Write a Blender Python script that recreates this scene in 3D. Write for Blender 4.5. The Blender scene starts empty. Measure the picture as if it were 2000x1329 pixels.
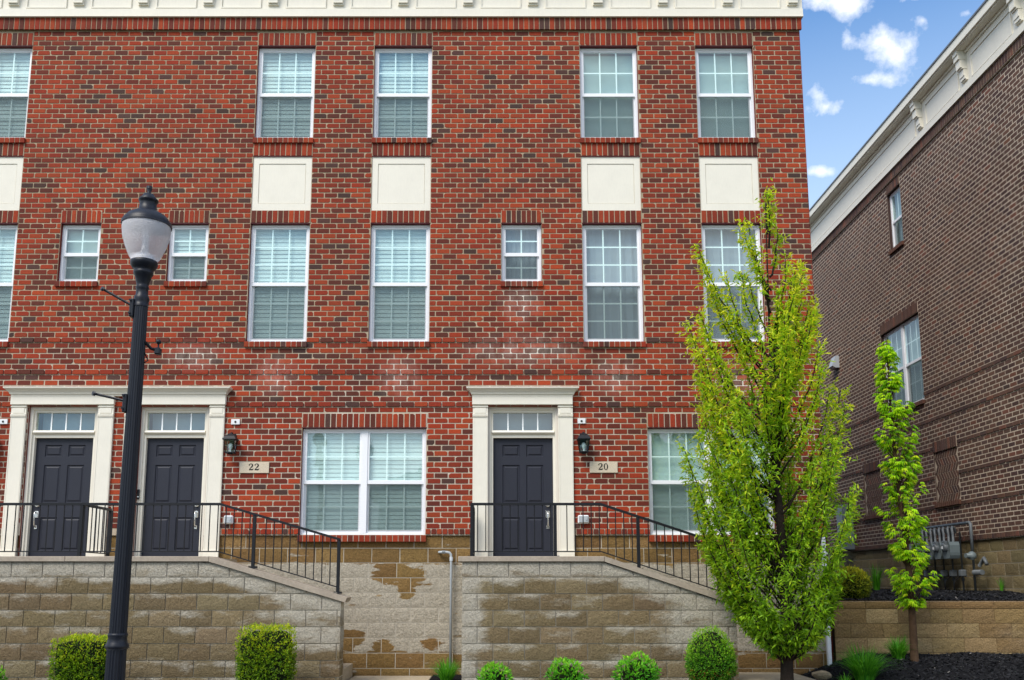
import bpy, bmesh, math, random
from mathutils import Vector, Matrix, noise as mnoise
R = random.Random(7)
scene = bpy.context.scene
COL = scene.collection

# ------------------------------------------------------------------ camera
# photograph: 2000 x 1329, focal 1740 px, principal point (968, 880.8), pitch 8.47 deg, slight lens shift
F, PX, PY, PITCH = 1740.0, 968.0, 880.8, math.radians(8.4726)
CAM_D, CAM_Z = 14.0736, 1.45
cam = bpy.data.cameras.new("camera")
cam.sensor_width = 36.0
cam.lens = 36.0 * F / 2000.0
cam.shift_x = (1000.0 - PX) / 2000.0
cam.shift_y = (PY - 664.5) / 2000.0
cam.clip_start, cam.clip_end = 0.1, 3000.0
camo = bpy.data.objects.new("camera", cam)
camo.location = (0, -CAM_D, CAM_Z)
camo.rotation_euler = (math.pi / 2 + PITCH, 0, 0)
COL.objects.link(camo)
scene.camera = camo

# ------------------------------------------------------------------ sky, sun, exposure
SUN_EL, SUN_AZ = math.radians(50), math.radians(216)     # azimuth clockwise from +Y
world = bpy.data.worlds.new("World")
scene.world = world
world.use_nodes = True
wn, wl = world.node_tree.nodes, world.node_tree.links
wn.clear()
w_out = wn.new("ShaderNodeOutputWorld")
w_bg = wn.new("ShaderNodeBackground")
w_bg.inputs["Strength"].default_value = 0.15
sky = wn.new("ShaderNodeTexSky")
sky.sky_type = 'NISHITA'
sky.sun_disc = False
sky.sun_elevation = SUN_EL
sky.sun_rotation = SUN_AZ
sky.air_density, sky.dust_density, sky.ozone_density = 1.1, 0.3, 2.2
CLOUDS = [  # direction (x/y, z/y) centre, radii, rotation : cumulus seen between the roofs
    (0.485, 0.637, 0.033, 0.030, -0.6),
    (0.455, 0.602, 0.023, 0.014, 0.3),
    (0.503, 0.646, 0.024, 0.023, 0.0),
    (0.397, 0.568, 0.026, 0.013, 0.1),
    (0.392, 0.580, 0.013, 0.012, 0.0),
    (0.415, 0.706, 0.047, 0.021, 0.0),
    (0.522, 0.681, 0.014, 0.012, 0.5),
    (0.520, 0.712, 0.033, 0.008, 0.1),
    (0.427, 0.654, 0.009, 0.010, 0.0),
    (0.578, 0.691, 0.011, 0.006, 0.2),
    (0.388, 0.485, 0.017, 0.005, 0.0)
]
def wnode(t, **kw):
    n = wn.new(t)
    for k, v in kw.items():
        setattr(n, k, v)
    return n
def wmath(op, a, b=None, clamp=False):
    n = wnode("ShaderNodeMath", operation=op, use_clamp=clamp)
    for i, v in enumerate((a, b)):
        if v is None:
            continue
        if isinstance(v, (int, float)):
            n.inputs[i].default_value = v
        else:
            wl.new(v, n.inputs[i])
    return n.outputs[0]
def build_clouds():
    tc = wnode("ShaderNodeTexCoord")
    sep = wnode("ShaderNodeSeparateXYZ")
    wl.new(tc.outputs["Generated"], sep.inputs[0])
    dx, dy, dz = sep.outputs
    yy = wmath('MAXIMUM', dy, 0.05)
    u, v = wmath('DIVIDE', dx, yy), wmath('DIVIDE', dz, yy)
    nz = wnode("ShaderNodeTexNoise")
    nz.inputs["Scale"].default_value = 21.0
    nz.inputs["Detail"].default_value = 9.0
    nz.inputs["Roughness"].default_value = 0.62
    wl.new(tc.outputs["Generated"], nz.inputs["Vector"])
    n1 = wmath('SUBTRACT', nz.outputs["Fac"], 0.5)
    total = None
    for (cu, cv, ru, rv, a) in CLOUDS:
        du, dv = wmath('SUBTRACT', u, cu), wmath('SUBTRACT', v, cv)
        ca, sa = math.cos(a), math.sin(a)
        p = wmath('DIVIDE', wmath('ADD', wmath('MULTIPLY', du, ca), wmath('MULTIPLY', dv, sa)), ru)
        q = wmath('DIVIDE', wmath('ADD', wmath('MULTIPLY', du, -sa), wmath('MULTIPLY', dv, ca)), rv)
        r2 = wmath('SQRT', wmath('ADD', wmath('MULTIPLY', p, p), wmath('MULTIPLY', q, q)))
        f = wmath('MULTIPLY', wmath('SUBTRACT', 1.0, r2), min(1.0, 0.35 + 0.5 * (ru + rv) / 0.05))
        total = f if total is None else wmath('SMOOTH_MAX', total, f)
    dens = wmath('ADD', total, wmath('MULTIPLY', n1, 3.8))
    dens = wmath('MULTIPLY', wmath('SUBTRACT', dens, 0.02), 1.0, True)
    # unseen cumulus over the rest of the sky, cover raised for neutral light
    nb = wnode("ShaderNodeTexNoise")
    nb.inputs["Scale"].default_value = 3.1
    nb.inputs["Detail"].default_value = 8.0
    nb.inputs["Roughness"].default_value = 0.58
    wl.new(tc.outputs["Generated"], nb.inputs["Vector"])
    gen = wmath('MULTIPLY', wmath('SUBTRACT', nb.outputs["Fac"], 0.43), 6.0, True)
    back = wmath('LESS_THAN', dy, 0.55)
    gen = wmath('MULTIPLY', gen, back)
    dens = wmath('MAXIMUM', dens, gen)
    mix = wnode("ShaderNodeMix", data_type='RGBA')
    wl.new(dens, mix.inputs[0])
    tint = wnode("ShaderNodeMix", data_type='RGBA', blend_type='MULTIPLY')
    tint.inputs[0].default_value = 1.0
    tint.inputs[7].default_value = (0.66, 0.93, 1.12, 1)
    wl.new(sky.outputs[0], tint.inputs[6])
    hz = wnode("ShaderNodeMapRange", clamp=True)          # paler air low in the sky
    wl.new(dz, hz.inputs[0])
    for i, v in enumerate((0.56, 0.28, 0.0, 0.72)):
        hz.inputs[i + 1].default_value = v
    hmix = wnode("ShaderNodeMix", data_type='RGBA')
    wl.new(hz.outputs[0], hmix.inputs[0])
    wl.new(tint.outputs[2], hmix.inputs[6])
    hmix.inputs[7].default_value = (4.4, 5.2, 5.8, 1)
    wl.new(hmix.outputs[2], mix.inputs[6])
    mix.inputs[7].default_value = (5.9, 6.05, 6.4, 1)
    wl.new(mix.outputs[2], w_bg.inputs["Color"])
build_clouds()
wl.new(w_bg.outputs[0], w_out.inputs[0])
sun = bpy.data.lights.new("sun", 'SUN')
sun.energy = 2.5
sun.angle = math.radians(28)
sun.color = (1.0, 0.94, 0.85)
suno = bpy.data.objects.new("sun", sun)
sd = Vector((math.sin(SUN_AZ) * math.cos(SUN_EL), math.cos(SUN_AZ) * math.cos(SUN_EL), math.sin(SUN_EL)))
suno.rotation_euler = (-sd).to_track_quat('-Z', 'Y').to_euler()
suno.location = (0, -20, 30)
COL.objects.link(suno)
scene.view_settings.view_transform = 'Standard'
scene.view_settings.look = 'None'
scene.view_settings.gamma = 1.0
scene.view_settings.exposure = 0.5

# ------------------------------------------------------------------ helpers
def ray(x, y):
    dx, dy = (x - PX) / F, -(y - PY) / F
    c, s = math.cos(PITCH), math.sin(PITCH)
    return dx, c - dy * s, s + dy * c
def at(x, y, Y):
    """point on the vertical plane Y seen at photo pixel x, y"""
    d = ray(x, y)
    t = (Y + CAM_D) / d[1]
    return Vector((d[0] * t, Y, CAM_Z + d[2] * t))
def pix(P):
    c, s = math.cos(PITCH), math.sin(PITCH)
    w = (P[1] + CAM_D) * c + (P[2] - CAM_Z) * s
    return PX + F * P[0] / w, PY - F * ((P[2] - CAM_Z) * c - (P[1] + CAM_D) * s) / w
def lin(r, g, b):
    f = lambda c: (c / 255 / 12.92) if c / 255 <= 0.04045 else ((c / 255 + 0.055) / 1.055) ** 2.4
    return (f(r), f(g), f(b))
def mixc(a, b, t):
    return tuple(a[i] * (1 - t) + b[i] * t for i in range(3))
def vary(c, s, rnd=R):
    k = 1 + rnd.uniform(-s, s)
    return tuple(max(0, x * k * (1 + rnd.uniform(-s, s) * 0.35)) for x in c)

class MB:
    """collects shapes for one mesh object"""
    def __init__(self):
        self.v, self.f, self.c, self.m = [], [], [], []
        self.smooth = []
    def face(self, pts, col=(1, 1, 1), mi=0, sm=False):
        b = len(self.v)
        self.v.extend(pts)
        self.f.append(tuple(range(b, b + len(pts))))
        self.c.append(col); self.m.append(mi); self.smooth.append(sm)
    def faces(self, pts, idx, col=(1, 1, 1), mi=0, sm=False):
        b = len(self.v)
        self.v.extend(pts)
        for t in idx:
            self.f.append(tuple(b + i for i in t))
            self.c.append(col); self.m.append(mi); self.smooth.append(sm)
    def box(self, x0, x1, y0, y1, z0, z1, col=(1, 1, 1), mi=0, bev=0.0):
        if bev <= 0:
            p = [(x, y, z) for z in (z0, z1) for y in (y0, y1) for x in (x0, x1)]
            self.faces(p, [(0, 1, 3, 2), (4, 6, 7, 5), (0, 4, 5, 1), (2, 3, 7, 6), (0, 2, 6, 4), (1, 5, 7, 3)], col, mi)
            return
        b = min(bev, (x1 - x0) * .45, (y1 - y0) * .45, (z1 - z0) * .45)
        def ring(z, i):
            return [(x0 + i + 0, y0 + i, z)]
        pts, idx = [], []
        X, Y, Z = (x0, x1), (y0, y1), (z0, z1)
        ids = {}
        for ix in (0, 1):
            for iy in (0, 1):
                for iz in (0, 1):
                    sx, sy, sz = (b if ix == 0 else -b), (b if iy == 0 else -b), (b if iz == 0 else -b)
                    ids[(ix, iy, iz, 'x')] = len(pts); pts.append((X[ix], Y[iy] + sy, Z[iz] + sz))
                    ids[(ix, iy, iz, 'y')] = len(pts); pts.append((X[ix] + sx, Y[iy], Z[iz] + sz))
                    ids[(ix, iy, iz, 'z')] = len(pts); pts.append((X[ix] + sx, Y[iy] + sy, Z[iz]))
        for i in (0, 1):
            idx.append([ids[(i, a, c, 'x')] for a, c in ((0, 0), (1, 0), (1, 1), (0, 1))])
            idx.append([ids[(a, i, c, 'y')] for a, c in ((0, 0), (1, 0), (1, 1), (0, 1))])
            idx.append([ids[(a, c, i, 'z')] for a, c in ((0, 0), (1, 0), (1, 1), (0, 1))])
        for a in (0, 1):
            for c in (0, 1):
                idx.append([ids[(a, c, 0, 'x')], ids[(a, c, 1, 'x')], ids[(a, c, 1, 'y')], ids[(a, c, 0, 'y')]])
                idx.append([ids[(a, 0, c, 'x')], ids[(a, 1, c, 'x')], ids[(a, 1, c, 'z')], ids[(a, 0, c, 'z')]])
                idx.append([ids[(0, a, c, 'y')], ids[(1, a, c, 'y')], ids[(1, a, c, 'z')], ids[(0, a, c, 'z')]])
                for e in (0, 1):
                    idx.append([ids[(a, c, e, k)] for k in 'xyz'])
        self.faces(pts, idx, col, mi)
    def tube(self, pts, rad, n=8, col=(1, 1, 1), mi=0, caps=True, sm=True):
        if not isinstance(rad, (list, tuple)):
            rad = [rad] * len(pts)
        pts = [Vector(p) for p in pts]
        base = len(self.v)
        ref = None
        for i, p in enumerate(pts):
            t = (pts[min(i + 1, len(pts) - 1)] - pts[max(i - 1, 0)])
            t = t.normalized() if t.length > 1e-9 else Vector((0, 0, 1))
            if ref is None:
                ref = Vector((1, 0, 0)) if abs(t.x) < 0.8 else Vector((0, 1, 0))
            a = (ref - t * ref.dot(t)).normalized()
            ref = a
            b = t.cross(a)
            for k in range(n):
                an = 2 * math.pi * k / n
                q = p + (a * math.cos(an) + b * math.sin(an)) * rad[i]
                self.v.append(tuple(q))
        for i in range(len(pts) - 1):
            for k in range(n):
                k2 = (k + 1) % n
                self.f.append((base + i * n + k, base + i * n + k2, base + (i + 1) * n + k2, base + (i + 1) * n + k))
                self.c.append(col); self.m.append(mi); self.smooth.append(sm)
        if caps:
            for i in (0, len(pts) - 1):
                self.f.append(tuple(base + i * n + k for k in range(n)))
                self.c.append(col); self.m.append(mi); self.smooth.append(False)
    def lathe(self, prof, n=24, cx=0, cy=0, col=(1, 1, 1), mi=0, sm=True, flute=0.0):
        base = len(self.v)
        for (r, z) in prof:
            for k in range(n):
                an = 2 * math.pi * k / n
                rr = r * (1 - (flute if k % 2 else 0))
                self.v.append((cx + rr * math.cos(an), cy + rr * math.sin(an), z))
        for i in range(len(prof) - 1):
            for k in range(n):
                k2 = (k + 1) % n
                self.f.append((base + i * n + k, base + i * n + k2, base + (i + 1) * n + k2, base + (i + 1) * n + k))
                self.c.append(col); self.m.append(mi); self.smooth.append(sm)
        for i in (0, len(prof) - 1):
            if prof[i][0] > 1e-4:
                self.f.append(tuple(base + i * n + k for k in range(n)))
                self.c.append(col); self.m.append(mi); self.smooth.append(False)
    def rects(self, lv, col=(1, 1, 1), mi=0):
        """loft through axis-aligned rectangles (x0,x1,y0,y1,z)"""
        base = len(self.v)
        for (x0, x1, y0, y1, z) in lv:
            self.v += [(x0, y0, z), (x1, y0, z), (x1, y1, z), (x0, y1, z)]
        n = len(lv)
        for i in range(n - 1):
            for k in range(4):
                k2 = (k + 1) % 4
                self.f.append((base + 4 * i + k, base + 4 * i + k2, base + 4 * i + 4 + k2, base + 4 * i + 4 + k))
                self.c.append(col); self.m.append(mi); self.smooth.append(False)
        for i in (0, n - 1):
            self.f.append(tuple(base + 4 * i + k for k in range(4)))
            self.c.append(col); self.m.append(mi); self.smooth.append(False)
    def prism(self, poly, axis, a0, a1, col=(1, 1, 1), mi=0):
        """extrude 2D polygon along axis ('x': poly=(y,z), 'y': poly=(x,z), 'z': poly=(x,y))"""
        def P(p, a):
            return {'x': (a, p[0], p[1]), 'y': (p[0], a, p[1]), 'z': (p[0], p[1], a)}[axis]
        n = len(poly)
        pts = [P(p, a0) for p in poly] + [P(p, a1) for p in poly]
        idx = [tuple(range(n)), tuple(range(n, 2 * n))] + [(i, (i + 1) % n, n + (i + 1) % n, n + i) for i in range(n)]
        self.faces(pts, idx, col, mi)
    def mesh(self, name):
        me = bpy.data.meshes.new(name)
        me.from_pydata([tuple(p) for p in self.v], [], self.f)
        if any(c != (1, 1, 1) for c in self.c):
            ca = me.color_attributes.new("Col", 'FLOAT_COLOR', 'CORNER')
            flat = []
            for f, c in zip(self.f, self.c):
                flat += [c[0], c[1], c[2], 1.0] * len(f)
            ca.data.foreach_set("color", flat)
        me.polygons.foreach_set("material_index", self.m)
        me.polygons.foreach_set("use_smooth", self.smooth)
        me.update()
        return me
    def build(self, name, mats, parent=None, loc=None, rel=False, **tags):
        return place(self.mesh(name), name, mats, parent, loc, rel, **tags)

WL = {}
def place(me, name, mats, parent=None, loc=None, rel=False, **tags):
    """link a mesh; shapes are in world coordinates unless rel=True (then in the parent's)"""
    o = bpy.data.objects.new(name, me)
    if mats is not None:
        if not isinstance(mats, (list, tuple)):
            mats = [mats]
        if not me.materials:
            for m in mats:
                me.materials.append(m)
    COL.objects.link(o)
    w = Vector(loc) if loc is not None else Vector((0, 0, 0))
    o.location = w
    if parent is not None:
        o.parent = parent
        if rel:
            w = w + WL[parent.name]
        else:
            o.matrix_parent_inverse = Matrix.Translation(-WL[parent.name])
    WL[o.name] = w
    for k, v in tags.items():
        o["category" if k == "cat" else k] = v
    return o
def empty(name, loc, **tags):
    o = bpy.data.objects.new(name, None)
    o.empty_display_size = 0.2
    o.location = loc
    COL.objects.link(o)
    WL[o.name] = Vector(loc)
    for k, v in tags.items():
        o["category" if k == "cat" else k] = v
    return o
def copy_tree(o, parent=None):
    c = o.copy()
    COL.objects.link(c)
    inv = o.matrix_parent_inverse.copy()
    c.parent = parent
    c.matrix_parent_inverse = inv
    WL[c.name] = WL[o.name].copy()
    for ch in list(o.children):
        copy_tree(ch, c)
    return c

# ------------------------------------------------------------------ materials
class Mat:
    def __init__(self, name, rough=0.6, spec=0.4, metal=0.0):
        self.m = bpy.data.materials.new(name)
        self.m.use_nodes = True
        self.n, self.l = self.m.node_tree.nodes, self.m.node_tree.links
        self.n.clear()
        self.out = self.n.new("ShaderNodeOutputMaterial")
        self.b = self.n.new("ShaderNodeBsdfPrincipled")
        self.b.inputs["Roughness"].default_value = rough
        self.b.inputs["Specular IOR Level"].default_value = spec
        self.b.inputs["Metallic"].default_value = metal
        self.l.new(self.b.outputs[0], self.out.inputs[0])
        self._pos = None
    def new(self, t, **kw):
        n = self.n.new(t)
        for k, v in kw.items():
            setattr(n, k, v)
        return n
    def pos(self):
        if self._pos is None:
            self._pos = self.new("ShaderNodeNewGeometry").outputs["Position"]
        return self._pos
    def noise(self, scale, detail=4, rough=0.6, vec=None, stretch=None):
        n = self.new("ShaderNodeTexNoise")
        n.inputs["Scale"].default_value = scale
        n.inputs["Detail"].default_value = detail
        n.inputs["Roughness"].default_value = rough
        v = vec or self.pos()
        if stretch:
            mp = self.new("ShaderNodeMapping")
            mp.inputs["Scale"].default_value = stretch
            self.l.new(v, mp.inputs[0])
            v = mp.outputs[0]
        self.l.new(v, n.inputs["Vector"])
        return n.outputs["Fac"]
    def math(self, op, a, b=None, c=None, clamp=False):
        n = self.new("ShaderNodeMath", operation=op, use_clamp=clamp)
        for i, v in enumerate((a, b, c)):
            if v is None:
                continue
            if isinstance(v, (int, float)):
                n.inputs[i].default_value = v
            else:
                self.l.new(v, n.inputs[i])
        return n.outputs[0]
    def ramp(self, fac, lo, hi, a=0.0, b=1.0):
        n = self.new("ShaderNodeMapRange", clamp=True)
        self.l.new(fac, n.inputs[0])
        for i, v in enumerate((lo, hi, a, b)):
            n.inputs[i + 1].default_value = v
        return n.outputs[0]
    def mix(self, fac, a, b, mode='MIX'):
        n = self.new("ShaderNodeMix", data_type='RGBA', blend_type=mode)
        for i, v in ((0, fac), (6, a), (7, b)):
            if isinstance(v, (int, float)):
                n.inputs[i].default_value = v
            elif isinstance(v, tuple):
                n.inputs[i].default_value = (v[0], v[1], v[2], 1)
            else:
                self.l.new(v, n.inputs[i])
        return n.outputs[2]
    def col(self, c):
        if isinstance(c, tuple):
            self.b.inputs["Base Color"].default_value = (c[0], c[1], c[2], 1)
        else:
            self.l.new(c, self.b.inputs["Base Color"])
    def attr(self, name="Col"):
        return self.new("ShaderNodeAttribute", attribute_name=name).outputs["Color"]
    def bump(self, h, strength=0.4, dist=0.01):
        n = self.new("ShaderNodeBump")
        n.inputs["Strength"].default_value = strength
        n.inputs["Distance"].default_value = dist
        self.l.new(h, n.inputs["Height"])
        self.l.new(n.outputs[0], self.b.inputs["Normal"])
    def xyz(self):
        s = self.new("ShaderNodeSeparateXYZ")
        self.l.new(self.pos(), s.inputs[0])
        return s.outputs

def blob(M, x, z, cx, cz, rx, rz):
    p = M.math('DIVIDE', M.math('SUBTRACT', x, cx), rx)
    q = M.math('DIVIDE', M.math('SUBTRACT', z, cz), rz)
    return M.math('SUBTRACT', 1.0, M.math('SQRT', M.math('ADD', M.math('MULTIPLY', p, p), M.math('MULTIPLY', q, q))), clamp=True)
# lime bloom (efflorescence) left by water running off the window sills
BLOOMS = [(-3.57, 4.78, .45, .42), (-1.55, 4.75, .45, .45), (0.42, 6.0, .42, .42), (1.95, 4.75, .5, .4), (0.45, 5.2, 1.2, .35), (-4.9, 5.1, .6, .3), (3.9, 4.7, .5, .4)]
def bloom_mask(M):
    x, y, z = M.xyz()
    tot = None
    for b in BLOOMS:
        f = blob(M, x, z, *b)
        tot = f if tot is None else M.math('MAXIMUM', tot, f)
    front = M.math('LESS_THAN', y, 0.3)
    nz = M.noise(5.0, 5, 0.7, stretch=(1.5, 1.5, 0.55))
    return M.math('MULTIPLY', M.math('MULTIPLY', tot, M.ramp(nz, 0.32, 0.62)), front)
def mat_brick():
    M = Mat("brick", 0.85, 0.25)
    c = M.attr()
    n1 = M.noise(38, 5, 0.7)
    n2 = M.noise(160, 3, 0.6)
    batch = M.noise(0.7, 4, 0.65)
    c = M.mix(M.ramp(batch, 0.40, 0.66, 0.0, 0.34), c, (0.085, 0.026, 0.018))
    c = M.mix(M.ramp(n1, 0.3, 0.75, 0.0, 0.42), c, (0.028, 0.013, 0.010))
    c = M.mix(M.ramp(n2, 0.55, 0.85, 0.0, 0.3), c, (0.30, 0.13, 0.08))
    crust = M.noise(120, 4, 0.75)
    c = M.mix(M.math('MULTIPLY', bloom_mask(M), M.ramp(crust, 0.40, 0.66, 0.12, 0.62)), c, (0.62, 0.47, 0.38))
    M.col(c)
    M.bump(M.math('ADD', n1, M.math('MULTIPLY', n2, 0.6)), 0.55, 0.006)
    return M.m
def mat_mortar(name, base, dark):
    M = Mat(name, 0.95, 0.1)
    n1 = M.noise(2.2, 4, 0.6)
    n2 = M.noise(90, 3, 0.6)
    c = M.mix(M.ramp(n1, 0.35, 0.7), base, dark)
    c = M.mix(M.ramp(n2, 0.4, 0.8, 0, 0.35), c, dark)
    if name == "mortar":
        z = M.xyz()[2]
        low = M.math('MULTIPLY', M.ramp(z, 5.8, 4.2, 0.0, 0.5), M.ramp(M.noise(1.5, 4, .6), .38, .62, .15, 1.0))
        c = M.mix(M.math('MAXIMUM', low, M.math('MULTIPLY', bloom_mask(M), 1.7, clamp=True)), c, (0.74, 0.68, 0.59))
    M.col(c)
    M.bump(n2, 0.5, 0.004)
    return M.m
def mat_paint(name, c, rough=0.45, spec=0.4, grain=0.06, dirt=0.10, metal=0.0):
    M = Mat(name, rough, spec, metal)
    n1 = M.noise(3.0, 5, 0.65)
    n2 = M.noise(70, 3, 0.6, stretch=(1, 1, 0.12))
    cc = M.mix(M.ramp(n1, 0.45, 0.85, 0, dirt), c, tuple(x * 0.55 for x in c))
    cc = M.mix(M.ramp(n2, 0.4, 0.9, 0, grain), cc, tuple(x * 0.5 for x in c))
    M.col(cc)
    M.bump(n2, 0.08, 0.003)
    return M.m
def mat_block(kind):
    """split-face concrete block: tan, with pale lime wash and wet brown patches of their own shape"""
    M = Mat("block_" + kind, 0.95, 0.15)
    x, y, z = M.xyz()
    c = M.attr()
    big = M.noise(1.3, 5, 0.62, stretch=(0.8, 0.8, 1.9))
    mid = M.noise(4.2, 6, 0.68, stretch=(0.5, 0.5, 1.6))
    fine = M.noise(36, 6, 0.8)
    row = M.math('FRACT', M.math('DIVIDE', M.math('SUBTRACT', z, 0.153), 0.231))
    pale, dirty = (0.56, 0.50, 0.40), None
    if kind == "stoop":
        # wash is strongest under the coping, along the ends, and on each block's upper ledge
        capz = M.math('SUBTRACT', 1.76, M.math('MULTIPLY', 0.33, M.math('MAXIMUM', 0.0, M.math('SUBTRACT', x, 1.55))))
        capl = M.math('SUBTRACT', 1.76, M.math('MULTIPLY', 0.295, M.math('MAXIMUM', 0.0, M.math('ADD', x, 4.07))))
        sel = M.math('GREATER_THAN', x, -1.2)
        cz = M.math('ADD', M.math('MULTIPLY', capz, sel), M.math('MULTIPLY', capl, M.math('SUBTRACT', 1.0, sel)))
        dep = M.math('SUBTRACT', cz, z)
        e1 = M.ramp(dep, 0.16, 0.34, 0.72, 0.0)
        lend = M.ramp(M.math('ABSOLUTE', M.math('ADD', x, 0.50)), 0.20, 0.42, 0.62, 0.0)
        rz = M.math('ABSOLUTE', M.math('ADD', x, 2.62))
        rend = M.math('MULTIPLY', M.ramp(rz, 0.35, 0.95, 0.5, 0.0), M.ramp(z, 0.35, 0.62, 0, 1))
        rr = M.math('MULTIPLY', M.ramp(x, 2.05, 2.55, 0, 0.62), M.ramp(z, 0.45, 0.7, 0, 1))
        edge = M.math('MAXIMUM', M.math('MAXIMUM', e1, lend), M.math('MAXIMUM', rend, rr))
        ledge = M.math('MULTIPLY', M.ramp(row, 0.35, 0.9, 0.0, 0.30), 1.0)
        ledge = M.math('MULTIPLY', ledge, M.ramp(big, 0.35, 0.65, 0.1, 1.6))
        t = M.math('ADD', M.math('ADD', edge, ledge), M.math('MULTIPLY', M.math('SUBTRACT', mid, 0.5), 2.1))
        fac = M.ramp(t, 0.18, 0.66)
        pale = (0.63, 0.575, 0.47)
    elif kind == "foundation":
        top = M.ramp(z, 1.72, 1.80, 0.0, 0.62)
        bot = M.ramp(z, 0.34, 0.46, 0.58, 0.0)
        p1 = blob(M, x, z, -1.55, 1.62, .55, .30)
        for q in ((-2.30, .56, .34, .26), (-1.75, .50, .22, .2), (-1.02, .52, .2, .16), (-1.42, 1.36, .22, .2), (1.75, 2.0, .5, .3), (4.7, .6, .5, .4)):
            p1 = M.math('MAXIMUM', p1, M.math('MULTIPLY', blob(M, x, z, *q), 0.9))
        t = M.math('ADD', M.math('MAXIMUM', M.math('MAXIMUM', top, bot), p1), M.math('MULTIPLY', M.math('SUBTRACT', mid, 0.5), 2.0))
        rightside = M.ramp(x, -0.95, -0.8, 0.0, 1.0)
        t = M.math('ADD', t, M.math('MULTIPLY', rightside, M.math('MULTIPLY', M.math('SUBTRACT', big, 0.45), 0.8)))
        fac = M.ramp(t, 0.26, 0.36, 1.0, 0.0)
        pale = (0.63, 0.56, 0.44)
    else:
        fac = M.ramp(big, 0.55, 0.9, 0.0, 0.35)
    col = M.mix(fac, c, pale)
    col = M.mix(M.ramp(fine, 0.34, 0.60, 0.70, 0.0), col, M.mix(0.72, col, (0.05, 0.035, 0.02)))
    M.col(col)
    pits = M.noise(34, 6, 0.8)
    M.bump(M.math('ADD', fine, pits), 1.0, 0.03)
    return M.m
def mat_glass():
    M = Mat("glass")
    M.n.remove(M.b)
    tr = M.new("ShaderNodeBsdfTransparent"); tr.inputs[0].default_value = (0.865, 0.975, 0.955, 1)
    gl = M.new("ShaderNodeBsdfGlossy"); gl.inputs["Roughness"].default_value = 0.015
    gl.inputs[0].default_value = (0.9, 0.97, 1.0, 1)
    geo = M.new("ShaderNodeNewGeometry")
    dt = M.new("ShaderNodeVectorMath", operation='DOT_PRODUCT')
    M.l.new(geo.outputs["Incoming"], dt.inputs[0]); M.l.new(geo.outputs["Normal"], dt.inputs[1])
    gz = M.math('POWER', M.math('SUBTRACT', 1.0, M.math('ABSOLUTE', dt.outputs["Value"])), 5.0)
    f2 = M.math('ADD', 0.13, M.math('MULTIPLY', gz, 0.87), clamp=True)      # double glazing reflects about 13 % square-on
    wav = M.noise(1.6, 2, 0.5)
    bp = M.new("ShaderNodeBump"); bp.inputs["Strength"].default_value = 0.06; bp.inputs["Distance"].default_value = 0.05
    M.l.new(wav, bp.inputs["Height"]); M.l.new(bp.outputs[0], gl.inputs["Normal"])
    mx = M.new("ShaderNodeMixShader")
    M.l.new(f2, mx.inputs[0]); M.l.new(tr.outputs[0], mx.inputs[1]); M.l.new(gl.outputs[0], mx.inputs[2])
    M.l.new(mx.outputs[0], M.out.inputs[0])
    return M.m
def mat_sheer(name, c, alpha, rough=0.9):
    M = Mat(name, rough, 0.1)
    M.col(c)
    tr = M.new("ShaderNodeBsdfTransparent")
    mx = M.new("ShaderNodeMixShader"); mx.inputs[0].default_value = alpha
    M.l.new(tr.outputs[0], mx.inputs[1]); M.l.new(M.b.outputs[0], mx.inputs[2])
    M.l.new(mx.outputs[0], M.out.inputs[0])
    return M.m
def mat_leaf(name="leaf", trans=0.45):
    M = Mat(name, 0.5, 0.35)
    c = M.attr()
    M.col(c)
    tl = M.new("ShaderNodeBsdfTranslucent")
    hs = M.new("ShaderNodeHueSaturation"); hs.inputs["Hue"].default_value = 0.49; hs.inputs["Value"].default_value = 1.35
    M.l.new(c, hs.inputs["Color"]); M.l.new(hs.outputs[0], tl.inputs[0])
    mx = M.new("ShaderNodeMixShader"); mx.inputs[0].default_value = trans
    M.l.new(M.b.outputs[0], mx.inputs[1]); M.l.new(tl.outputs[0], mx.inputs[2])
    M.l.new(mx.outputs[0], M.out.inputs[0])
    return M.m
def mat_ground(name, a, b, scale, bs=0.6, bd=0.03, rough=0.95):
    M = Mat(name, rough, 0.15)
    n1, n2 = M.noise(scale, 6, 0.7), M.noise(scale * 9, 4, 0.7)
    c = M.mix(M.ramp(n1, 0.3, 0.7), a, b)
    c = M.mix(M.ramp(n2, 0.35, 0.75, 0, 0.5), c, tuple(x * 0.45 for x in a))
    M.col(c)
    M.bump(n2, bs, bd)
    return M.m
BRICK = mat_brick()
MORTAR = mat_mortar("mortar", (0.46, 0.365, 0.25), (0.31, 0.24, 0.16))
MORTAR2 = mat_mortar("mortar_tan", (0.66, 0.55, 0.43), (0.48, 0.40, 0.31))
CREAM = mat_paint("cream_trim", (0.80, 0.755, 0.645), 0.55, 0.3, 0.12, 0.16)
VINYL = mat_paint("white_vinyl", (0.86, 0.865, 0.885), 0.35, 0.45, 0.02, 0.03)
CHAR = mat_paint("charcoal_paint", (0.024, 0.026, 0.038), 0.5, 0.3, 0.3, 0.10)
STEELRED = mat_paint("red_steel", (0.12, 0.016, 0.02), 0.5, 0.3)
IRON = mat_paint("black_iron", (0.009, 0.010, 0.013), 0.5, 0.3, 0.2, 0.2)
LAMPMET = mat_paint("lamp_black", (0.008, 0.010, 0.017), 0.42, 0.32, 0.3, 0.15)
NICKEL = mat_paint("satin_nickel", (0.78, 0.77, 0.74), 0.25, 0.5, 0.02, 0.05, metal=0.85)
GLASS = mat_glass()
SCREEN = mat_sheer("insect_screen", (0.085, 0.105, 0.105), 0.42)
BLIND = mat_paint("white_blind", (0.64, 0.71, 0.70), 0.5, 0.3, 0.0, 0.03)
SHADE = mat_paint("cell_shade", (0.66, 0.74, 0.73), 0.9, 0.1, 0.0, 0.03)
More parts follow.
